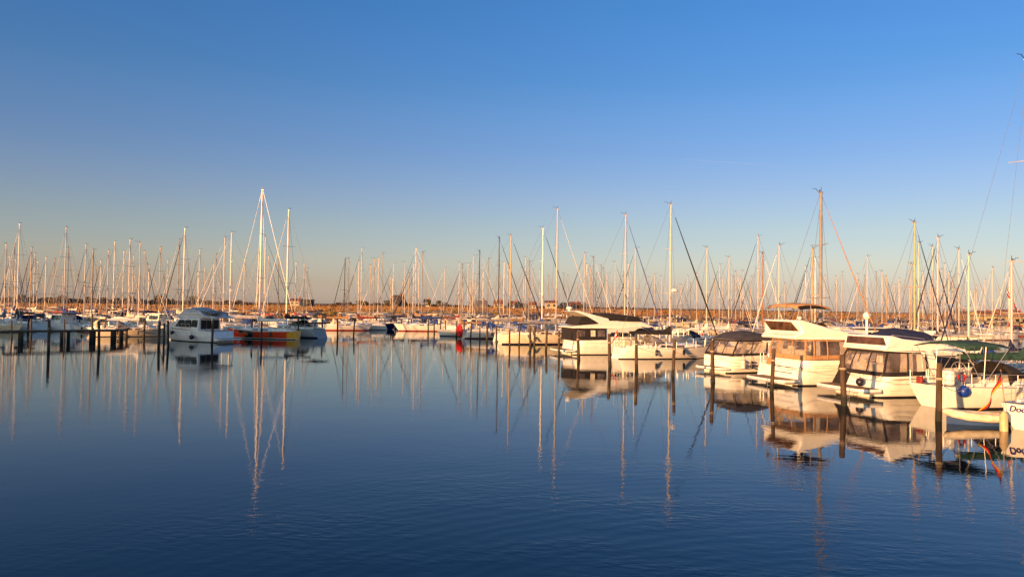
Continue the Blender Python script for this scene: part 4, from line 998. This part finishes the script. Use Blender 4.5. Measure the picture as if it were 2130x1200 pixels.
for px, py in AUTO:
    best = None; H0 = rl.uniform(10.2, 12.6)
    left = px < 700
    for q in (1, .93, 1.07, .87, 1.14, 1.2, 1.27, 1.35, 1.43, .82):
        dz = hor(px) - py; D = (H0 - 4) * FP / dz * q
        if px < 700 and D < 88: D += 12
        if 700 <= px < 960 and D < 128: D += 26
        if 960 <= px < 1200 and D < 98: D += 18
        if D > 196: D = 196 - rl.uniform(0, 16)
        for hd in ((-62, 118) if left else (72, 252)):
            P = at(px, py, D); Lq = max(7.2, min(12.5, (P.z - .3) * .78)); f2 = Vector((math.sin(R(hd)), math.cos(R(hd)), 0))
            c = clash(Vector((P.x, P.y, 0)) - f2 * Lq * .55, hd, Lq) + abs(q - 1) * 5 + rl.random() * .6
            if best is None or c < best[0]: best = (c, D, hd)
    c, D, hd = best; hd += rl.uniform(-4, 4)
    kw = dict(hullm=rl.choice(['gelcoat'] * 6 + ['cream', 'cream', 'navy_paint', 'grey_paint', 'gelcoat', 'cool_white']), anti=rl.choice(['antifoul_black', 'antifoul_red', 'antifoul_blue']), stripe=rl.choice(['navy_paint', 'red_paint', 'gelcoat', 'teal_paint', 'grey_paint']),
              mast=rl.choice(['mast_alloy'] * 4 + ['mast_white', 'mast_gold', 'mast_grey', 'mast_grey']), cover=rl.choice(['canvas_navy', 'canvas_cream', 'canvas_white', 'canvas_blue', 'canvas_grey', 'canvas_tan', 'canvas_cream', 'canvas_red' if rl.random() < .4 else 'canvas_navy']),
              genoa=rl.choice(['canvas_navy', 'canvas_black', 'canvas_charcoal', 'canvas_white', 'canvas_grey', 'canvas_grey', 'canvas_cream']), gr=0, hood=rl.choice(['canvas_navy', 'canvas_blue', 'canvas_grey', 'canvas_cream', None]),
              bimini=rl.choice([None, None, None, 'canvas_navy', 'canvas_cream', 'canvas_grey']))
    kw['gr'] = rl.choice([.018, .025, .03]) if kw['genoa'] in ('canvas_white', 'canvas_cream') else rl.choice([.03, .045, .055])
    rt, L, B, zs = sailboat(px, py, D, hd=hd, detail=2 if D < 95 else 1, **kw)
    occupy(rt, hd, L, 1.4); ALLBOATS.append((rt, px))
    rt['_a'] = HNAME[kw['hullm']]; rt['_b'] = CNAME[kw['cover']]; rt['_m'] = {'mast_gold': 'golden'}.get(kw['mast'], '')

# far motor boats between them
def small_cruiser(px, D, hd, hm, roof, label, L=8.0):
    P = at(px, hor(px), D); root = thing('motor_cruiser', Vector((P.x, P.y, 0)), hd, label, 'motor cruiser'); B = L * .34; zs = (1.0, 1.1, 1.5)
    hull(L, B, zs, tw=.9, rs=.2, rb=1.0, e0=.18, e1=.8, nst=10).build('hull', [hm, 'antifoul_black', hm], root, sharp=45)
    deck(L, B, zs, .9, .2).build('deck', 'deck_grey', root)
    w = wtaper(B * .4, 1, .15, L * .5, .5, L * .25)
    mb = MB(); mb.prism([(L * .28, 1.0), (L * .74, 1.15), (L * .70, 1.3), (L * .55, 2.25), (L * .28, 2.25)], w); sal = mb.build('wheelhouse', hm, root, bevel=.04)
    mb = MB()
    for sg in (-1, 1):
        for a0, a1 in ((.30, .38), (.40, .48), (.50, .56)): mb.side([(L * a0, 1.5), (L * a1, 1.5), (L * a1 - .05, 2.05), (L * a0, 2.05)], w, sg, .02)
    pieces(mb, 'side_window', 'glass_dark', sal)
    mb = MB(); mb.prism([(L * .10, 2.27), (L * .60, 2.27), (L * .57, 2.38), (L * .12, 2.38)], B * .42); mb.build('roof', roof, root, bevel=.03)
    mb = MB()
    for sg in (-1, 1): mb.tube([(L * .12, sg * B * .38, 1.0), (L * .12, sg * B * .38, 2.3)], .03, 6)
    mb.tube([(L * .3, 0, 2.38), (L * .28, 0, 3.4)], .03, 5); mb.build('roof_post', 'steel', root)
    rail(L, B, zs, .9, .2, h=.55, t0=.4, rad=.02, mid=False, nst=7).build('guardrail', 'steel', root)
    occupy(root, hd, L, 1.6); return root
for a in [(1862, 78, 252, 'gelcoat', 'canvas_navy', 'white wheelhouse cruiser behind the navy fly cover of the right-hand yacht'),
          (1800, 66, 252, 'gelcoat', 'gelcoat', 'white wheelhouse cruiser with white roof behind the rightmost flybridge yacht'),
          (700, 152, 100, 'cream', 'gelcoat', 'cream cruiser at the far end of the channel'),
          (946, 112, 70, 'cool_white', 'canvas_navy', 'white cruiser with navy roof left of the red-striped yacht'),
          (1270, 96, 72, 'gelcoat', 'canvas_navy', 'white cruiser glimpsed above the black-canvas yacht'),
          (165, 96, -60, 'cool_white', 'canvas_navy', 'bluish-white cruiser in the shade behind the left jetty'),
          (2060, 60, 252, 'gelcoat', 'canvas_cream', 'white cruiser with cream roof above the green boom cover'),
          (1760, 84, 72, 'gelcoat', 'gelcoat', 'small white cruiser right of the thick grey mast'),
          (365, 105, -60, 'gelcoat', 'gelcoat', 'white sunlit cruiser left of the shaded cruiser\'s grey hood')]: small_cruiser(*a)
dinghy(-108, 736, 84, 3.2, 'pale blue inflatable dinghy cut by the left edge', 'cool_white')
mb = MB(); P = at(1803, 657, 62); mb.ball((0, 0, 0), (.31, .31, .33), n=16, m=12)
dm = mb.build('radome', 'gelcoat', sharp=60); dm.location = P; mb = MB(); mb.tube([(0, 0, -.3), (0, 0, -P.z + 1.2)], [.09, .12], 8); mb.build('post', 'gelcoat', dm)
tag(dm, 'round white satellite dome on a post above the right-hand yachts', 'satellite dome')
mb = MB()

# red inflatable hung across the stern of the red-striped boat
for rt, px in ALLBOATS:
    if px == 1063:
        rt['label'] = 'white sailing yacht with red antifouling and golden mast, red dinghy at its stern'; rt['category'] = 'sailing yacht'
        f2 = Vector((math.cos(rt.rotation_euler.z), math.sin(rt.rotation_euler.z), 0))
        dr = thing('inflatable_dinghy', rt.location - f2 * .45 + Vector((0, 0, .95)), 74, 'bright red inflatable dinghy hanging on edge across a yacht stern', 'dinghy')
        mb = MB(); mb.tube([(0, 1.05 * math.cos(g), .62 * math.sin(g)) for g in [k_ * math.pi / 9 for k_ in range(19)]], .2, 10, cap=False); mb.build('buoyancy_tube', 'flag_red', dr)
        mb = MB(); mb.loft([[(d_, .95 * math.cos(g), .52 * math.sin(g)) for g in [k_ * math.pi / 8 for k_ in range(16)]] for d_ in (.02, .06)]); mb.build('floor', 'flag_red', dr)
# Danish flag flying from the rigging of the boat near the right edge
for rt, px in ALLBOATS:
    if px == 2104:
        f = flag_mesh('cross', 1.5, .55).build('flag', ['flag_red', 'flag_white', 'flag_black', 'flag_gold'], rt, sharp=180)
        mloc = at(2100, 598, rt.location.y); loc_ = rt.rotation_euler.to_matrix().inverted() @ (Vector((mloc.x, mloc.y + .2, mloc.z)) - rt.location); f.location = loc_
        f.rotation_euler = (0, 0, -rt.rotation_euler.z); s_ = f.modifiers.new('thick', 'SOLIDIFY'); s_.thickness = .012
mat('vapour', (.9, .88, .86), 1, var=.0, alpha=.022)
A_ = at(1415, 331, 9000); B_ = at(1662, 349, 9600)
mb = MB(); mb.tube([A_ * 0, (B_ - A_) * .5, B_ - A_], [4, 7, 2], 8); o = mb.build('contrail', 'vapour'); o.location = A_
tag(o, 'faint thin white contrail in the blue sky right of centre', 'contrail')

# ------------------------------------------------------------------ mooring piles
PILES = [(1952, 755, 993), (1757, 738, 948), (1605, 725, 903), (1485, 707, 880), (1400, 705, 858), (1325, 696, 842), (1270, 694, 830), (1205, 690, 806), (1164, 688, 790), (1136, 684, 776), (1112, 680, 775), (1104, 684, 768),
 (1080, 676, 760), (1061, 687, 765), (1034, 678, 751), (1013, 672, 751), (999, 672, 741), (979, 671, 741), (966, 668, 737), (950, 667, 733), (928, 666, 732), (916, 664, 727), (904, 664, 725), (891, 662, 721), (880, 662, 707), (856, 662, 713), (849, 661, 713),
 (836, 662, 711), (823, 662, 709), (813, 662, 707), (801, 662, 704), (771, 660, 700), (783, 660, 702), (736, 662, 736), (703, 664, 740), (672, 652, 743), (621, 663, 747), (545, 668, 761), (523, 663, 745), (442, 665, 768), (352, 666, 775), (342, 672, 757), (331, 668, 776),
 (103, 665, 798), (208, 668, 788), (59, 656, 725), (66, 664, 733), (136, 664, 745), (166, 664, 711), (193, 652, 742), (221, 655, 735), (26, 666, 736), (300, 668, 735), (1436, 672, 726), (1464, 674, 730)]
PILES.sort(); pm_ = []
for i, (px, a, b) in enumerate(PILES):
    wl = (a + b) / 2; D = CH * FP / (wl - hor(px)); P = at(px, a, D); H = P.z; rr = (.098 if D < 70 else .082) + .009 * ((i * 7) % 4)
    g = ground(px, wl)
    mb = MB(); q = rnd.uniform(-.09, .09)
    pts = [(0, 0, -.8), (q * .2, 0, .05), (q * .5, 0, .45), (q, 0, H * .7), (q * 1.3, 0, H - .03), (q * 1.3, 0, H)]
    mb.tube(pts, [rr * 1.05, rr * 1.05, rr, rr * .95, rr * .92, rr * .7], 12)
    o = mb.build('mooring_pile', 'pile_wood', sharp=50); o.location = (P.x, P.y, 0)
    if D < 65:
        mb = MB()
        for zz in (H * .72, H * .74): mb.tube([(q + math.cos(k_ * .7) * (rr + .012), math.sin(k_ * .7) * (rr + .012), zz) for k_ in range(10)], .016, 5)
        mb.build('rope_ring', 'rope', o)
    pm_.append((o, px))
LM = {103: None}
for i, (o, px) in enumerate(pm_):
    n = len(pm_) - i
    if n <= 24: s_ = 'brown wooden mooring pile, %s from the right edge of the photo' % ordn(n)
    elif i < 20: s_ = 'dark wooden mooring pile in the shade, %s from the left edge of the photo' % ordn(i + 1)
    else: s_ = 'thin dark mooring pile mid-channel, %s from the right edge' % ordn(n)
    tag(o, s_, 'mooring pile', 'wooden mooring piles along the berths')

# mooring lines from the near yachts to the piles off their sterns
for rt, px in ALLBOATS[:5] + [b_ for b_ in ALLBOATS if b_[0].name.startswith('sailing_yacht')][:1]:
    inv = rt.rotation_euler.to_matrix().inverted()
    near = sorted(pm_, key=lambda q: (q[0].location - rt.location).length)[:2]
    for o, _ in near:
        e_ = inv @ (o.location - rt.location); sg = 1 if e_.y > 0 else -1
        a_ = Vector((.5, sg * 1.5, 1.15)); b_ = Vector((e_.x, e_.y, 1.5))
        pts = [a_.lerp(b_, i / 8) - Vector((0, 0, .35 * 4 * (i / 8) * (1 - i / 8))) for i in range(9)]
        mb = MB(); mb.tube(pts, .013, 5); mb.build('mooring_line', 'rope', rt)

# ------------------------------------------------------------------ jetties
def jetty(name, A, Bp, wid, z, label, m='plank', pil=4.0, rail_=None):
    A = Vector(A); Bp = Vector(Bp); d = Bp - A; Lg = d.length; root = thing(name, (A.x, A.y, 0), 90 - math.degrees(math.atan2(d.y, d.x)), label, 'jetty')
    mb = MB(); n = int(Lg / .35)
    for i in range(n):
        x = i * Lg / n; j = ((i * 37) % 7) * .004; mb.box((x, -wid / 2 - j, z - .05), (x + Lg / n - .03, wid / 2 + j, z + ((i * 13) % 5) * .003))
    mb.build('planks', m, root)
    mb = MB()
    for y in (-wid * .42, wid * .42): mb.box((0, y - .06, z - .27), (Lg, y + .06, z - .055))
    mb.build('beam', 'pile_wood', root)
    for i in range(int(Lg / pil) + 1):
        for y in (-wid * .40, wid * .40):
            mb = MB(); x = min(Lg - .2, i * pil + .2); mb.tube([(x, y, -.8), (x, y, z - .06)], .13, 8); mb.build('post', 'pile_wood', root)
    return root
# left jetty with its square posts, traced in plan
zJ = 1.15
def jp(px, py): return ground(px, py, zJ)
J0 = jp(8, 687); J1 = jp(150, 686.5); J2 = jp(240, 685)
jr = thing('jetty', (J0.x, J0.y, 0), 90 - math.degrees(math.atan2(J2.y - J0.y, J2.x - J0.x)), 'long narrow wooden jetty standing on dark posts, left foreground', 'jetty')
Lj = (J2 - J0).length
mb = MB(); n_ = int(Lj / .3)
for i in range(n_): mb.box((i * Lj / n_, -.55, zJ - .05), ((i + 1) * Lj / n_ - .02, .55, zJ + ((i * 13) % 5) * .003))
mb.build('planks', 'plank', jr)
mb = MB()
for y in (-.5, .5): mb.box((0, y - .05, zJ - .2), (Lj, y + .05, zJ - .055))
mb.build('beam', 'pile_wood', jr)
for px, dy in ((19, -.45), (22, .45), (126, -.5), (147, .5), (190, -.5), (204, .5), (237, -.5)):
    # square post under the walkway
    x = (jp(px, 686).xy - J0.xy).length; mb = MB(); mb.box((x - .13, dy - .12, -.8), (x + .13, dy + .12, zJ - .06)); mb.build('post', 'pile_wood', jr, bevel=.02)
E2 = jp(262, 680)
jetty('jetty', (J2.x, J2.y + .6, 0), (E2.x, E2.y, 0), .8, zJ - .02, 'short branch jetty running back from the left jetty end', pil=4.6)
# right-hand jetty behind the row of yachts, and others deeper in the basin
def off(p, hd, d): return (p[0] + math.sin(R(hd)) * d, p[1] + math.cos(R(hd)) * d, 0)
jetty('jetty', off((19.5, 24), 72, 13.2), off((-6, 100), 72, 12.6), 1.8, .85, 'long jetty behind the bows of the right-hand yachts')
jetty('jetty', (-48, 108, 0), (-22, 160, 0), 1.6, .8, 'jetty deep in the left basin behind the racing yacht')

# ------------------------------------------------------------------ houses and trees on the far field
def house(px, D, w, dp, hw, hr, wall, roof, label, z0=3.5, rz=0, flat=False, name='house', wins=3):
    if D > 250: w *= .55; hw *= .8; hr *= .85; wins = min(wins, 2)
    P = at(px, hor(px), D); root = thing(name, (P.x, P.y, z0), 90 + rz, label, 'building' if name != 'house' else 'house')
    mb = MB(); mb.box((-w / 2, -dp / 2, -.6), (w / 2, dp / 2, hw)); mb.build('wall', wall, root)
    mb = MB()
    if flat: mb.box((-w / 2 - .3, -dp / 2 - .3, hw + .003), (w / 2 + .3, dp / 2 + .3, hw + .35))
    else: mb.loft([[(x, -dp / 2 - .4, hw - .1), (x, 0, hw + hr), (x, dp / 2 + .4, hw - .1), (x, dp / 2 + .4, hw + .05), (x, 0, hw + hr + .2), (x, -dp / 2 - .4, hw + .05)] for x in (-w / 2 - .4, w / 2 + .4)])
    if not flat:
        mb2 = MB()
        for x in (-w / 2 + .02, w / 2 - .02): mb2.loft([[(x - .02, -dp / 2, hw), (x - .02, dp / 2, hw), (x - .02, 0, hw + hr)], [(x + .02, -dp / 2, hw), (x + .02, dp / 2, hw), (x + .02, 0, hw + hr)]])
        mb2.build('gable', wall, root)
    rf_ = mb.build('roof', roof, root)
    if not flat:
        mb = MB(); mb.box((w * .2, -.35, hw + hr * .4), (w * .2 + .7, .35, hw + hr + .9)); mb.build('chimney', 'brick', rf_)
    for i in range(wins):
        x = -w / 2 + w * (i + .5) / wins; f = MB(); f.box((x - .65, -dp / 2 - .05, hw * .35), (x + .65, -dp / 2 + .02, hw * .8)); wn = f.build('window', 'plaster_white', root)
        f = MB(); f.box((x - .55, -dp / 2 - .07, hw * .38), (x + .55, -dp / 2 - .045, hw * .77)); f.build('pane', 'glass_dark', wn)
for a in [(617, 300, 7, 6, 2.4, 1.0, 'plaster', 'roof_tile', 'small ochre house at the left end of the dark flat-roofed block', 3.2), (637, 305, 9, 6, 2.9, 0, 'roof_dark', 'roof_dark', 'dark flat-roofed block on the field right of the tall masts', 3.2, 0, True, 'building'),
          (828, 330, 8, 7, 1.5, 4.6, 'roof_dark', 'roof_dark', 'dark steep-roofed barn left of centre on the field', 3.3, 20), (888, 340, 4, 4, 2.4, 1.6, 'plaster_white', 'roof_dark', 'tiny white house near the centre skyline', 3.6),
          (1001, 330, 8, 6, 1.8, 2.0, 'roof_grey', 'roof_grey', 'dark gabled house directly left of the black mast', 3.5), (1037, 330, 7, 6, 2.2, 1.9, 'plaster_yellow', 'roof_tile', 'yellow house right behind the black mast', 3.5),
          (1070, 335, 6, 6, 2.2, 1.6, 'plaster_white', 'roof_tile', 'cream house right of the yellow house', 3.5, 30), (1107, 338, 6, 5, 1.9, 1.6, 'plaster_white', 'roof_tile', 'low white house with red roof beyond the blue boom cover', 3.5),
          (1146, 330, 9, 7, 3.4, .9, 'plaster', 'roof_tile', 'ochre house group left of the radar arch of the long yacht', 3.5), (1196, 345, 8, 6, 2.8, 1.2, 'brick', 'roof_tile', 'brick house on the skyline right of the radar arch', 3.5),
          (1995, 330, 16, 8, 2.6, 1.4, 'brick', 'roof_tile', 'long brick house low on the right skyline', 2.0), (2045, 320, 14, 8, 3.2, 1.5, 'plaster_yellow', 'roof_tile', 'yellow building on the right skyline left of the flag', 1.6),
          (2095, 330, 15, 8, 3.8, 1.6, 'brick', 'roof_tile', 'brick building at the right end of the skyline', 1.8), (2075, 215, 12, 8, 2.3, 0, 'plaster_yellow', 'roof_grey', 'low yellow shed behind the boats near the right edge', 1.2, 0, True, 'building', 6)]: house(*a)
land('quay', [110 + i * 10 for i in range(30)], lambda x: 200, 420, lambda x, y: 1.9, 'reed_field', ny=5)
mat('bark', (.10, .06, .035), .9, var=.3, scale=3)
mat('foliage', (.085, .07, .025), .9, col2=(.04, .045, .018), scale=.8)
def tree(px, D, h, r, label, z0=3.6):
    P = at(px, hor(px), D); root = thing('tree', (P.x, P.y, z0), 0, label, 'tree')
    mb = MB(); mb.tube([(0, 0, -.4), (.1, 0, h * .35), (0, .1, h * .8)], [.18, .13, .04], 6)
    for k_ in range(5): g = k_ * 1.3; mb.tube([(.05, 0, h * (.3 + .08 * k_)), (math.cos(g) * r * .6, math.sin(g) * r * .6, h * (.5 + .09 * k_))], [.07, .02], 5)
    mb.build('trunk', 'bark', root); mb = MB()
    for k_ in range(420):
        g = rnd.uniform(0, 6.28); u = rnd.random() ** .5; zz = rnd.uniform(-1, 1); rr = r * math.sqrt(max(0, 1 - zz * zz)) * u * (1 + .25 * math.sin(g * 3 + zz * 4))
        c = Vector((rr * math.cos(g), rr * math.sin(g), h * .62 + zz * h * .38)); ax = Vector((rnd.uniform(-1, 1), rnd.uniform(-1, 1), rnd.uniform(-1, 1))).normalized(); b = ax.orthogonal().normalized() * rnd.uniform(.1, .26); d = ax.cross(b)
        mb.add([c + b, c + d, c - b, c - d], [(0, 1, 2, 3)])
    mb.build('crown', 'foliage', root, smooth=False)
for px, h, r, s_ in ((748, 2.4, 1.6, 'low dark tree left of the centre barn'), (760, 2.0, 1.4, 'smaller dark tree beside the low tree left of the barn'), (806, 2.6, 2.0, 'reddish-brown tree just left of the dark barn'), (893, 3.2, 1.0, 'slim tree beside the tiny white house'),
                     (913, 2.8, 1.6, 'round tree right of the tiny white house'), (1088, 2.2, 1.8, 'dark bushy tree between the cream and white houses'), (1172, 2.8, 2.2, 'brown tree next to the ochre house group'), (1215, 2.6, 2.4, 'wide brown tree right of the brick house'),
                     (330, 3.4, 2.2, 'brown tree on the skyline left of the shaded cruiser'), (403, 3.2, 2.6, 'brown tree on the skyline above the shaded cruiser')): tree(px, 335, h, r, s_)

# ------------------------------------------------------------------ unseen sheds added left of the view to cast shade over the left basin
def shed(s, al, w, dp, H, label):
    x = s * .766 + al * .643; y = -s * .643 + al * .766
    root = thing('shade_shed', (x, y, 0), 130, label, 'building')
    mb = MB(); mb.box((-w / 2, -dp / 2, -1), (w / 2, dp / 2, H)); mb.build('wall', 'plaster', root)
    mb = MB(); mb.box((-w / 2 - .3, -dp / 2 - .3, H + .003), (w / 2 + .3, dp / 2 + .3, H + .3)); mb.build('roof', 'roof_dark', root)
    for i in range(4):
        q = MB(); xx = -w / 2 + w * (i + .5) / 4; q.box((xx - 1, dp / 2 - .02, 3), (xx + 1, dp / 2 + .05, 5)); q.build('window', 'glass_dark', root)
shed(-70.5, -12, 21, 8, 8.8, 'tall unseen shed added for its shade, just outside the left edge')
shed(-117, -12, 34, 8, 6.6, 'long low unseen shed added for its shade, outside the left edge beyond the tall one')

# ------------------------------------------------------------------ labels of the moored boats, counted from landmark masts
LMK = [(546, "the red racing yacht's mast"), (1039, 'the black mast'), (1708, 'the thick grey mast'), (0, 'the left edge'), (2130, 'the right edge')]
ms = sorted([(px, rt) for rt, px in ALLBOATS if rt.name.startswith(('sailing', 'racing'))], key=lambda t: t[0])
xs_ = [p_ for p_, _ in ms]
for i, (px, rt) in enumerate(ms):
    if 'label' in rt: continue
    best = None
    for lx, nm in LMK:
        if abs(lx - px) < 1.5: continue
        if lx < px:
            n = sum(1 for q in xs_ if lx + 1.5 < q <= px)
            if n > 90: continue
            s_ = ('%s mast right of %s' if lx else '%s mast from %s') % (ordn(n), nm)
        else:
            n = sum(1 for q in xs_ if px <= q < lx - 1.5)
            if n > 90: continue
            s_ = ('%s mast left of %s' if lx < 2100 else '%s mast from %s') % (ordn(n), nm)
        if best is None or n < best[0]: best = (n, s_)
    mm = rt.get('_m', '')
    if abs(px - 1039) < 1.5: lab = 'white sailing boat carrying the tallest jet-black mast, right of centre'
    elif mm: lab = '%s sailing boat, %s mast, %s' % (rt['_a'], mm, best[1])
    else: lab = '%s sailing boat, %s boom cover, %s' % (rt['_a'], rt['_b'], best[1])
    tag(rt, lab, 'sailing boat', 'sailing boats moored in the marina')
for _, rt in ms:
    for k_ in ('_a', '_b', '_m', '_px', '_L'):
        if k_ in rt: del rt[k_]
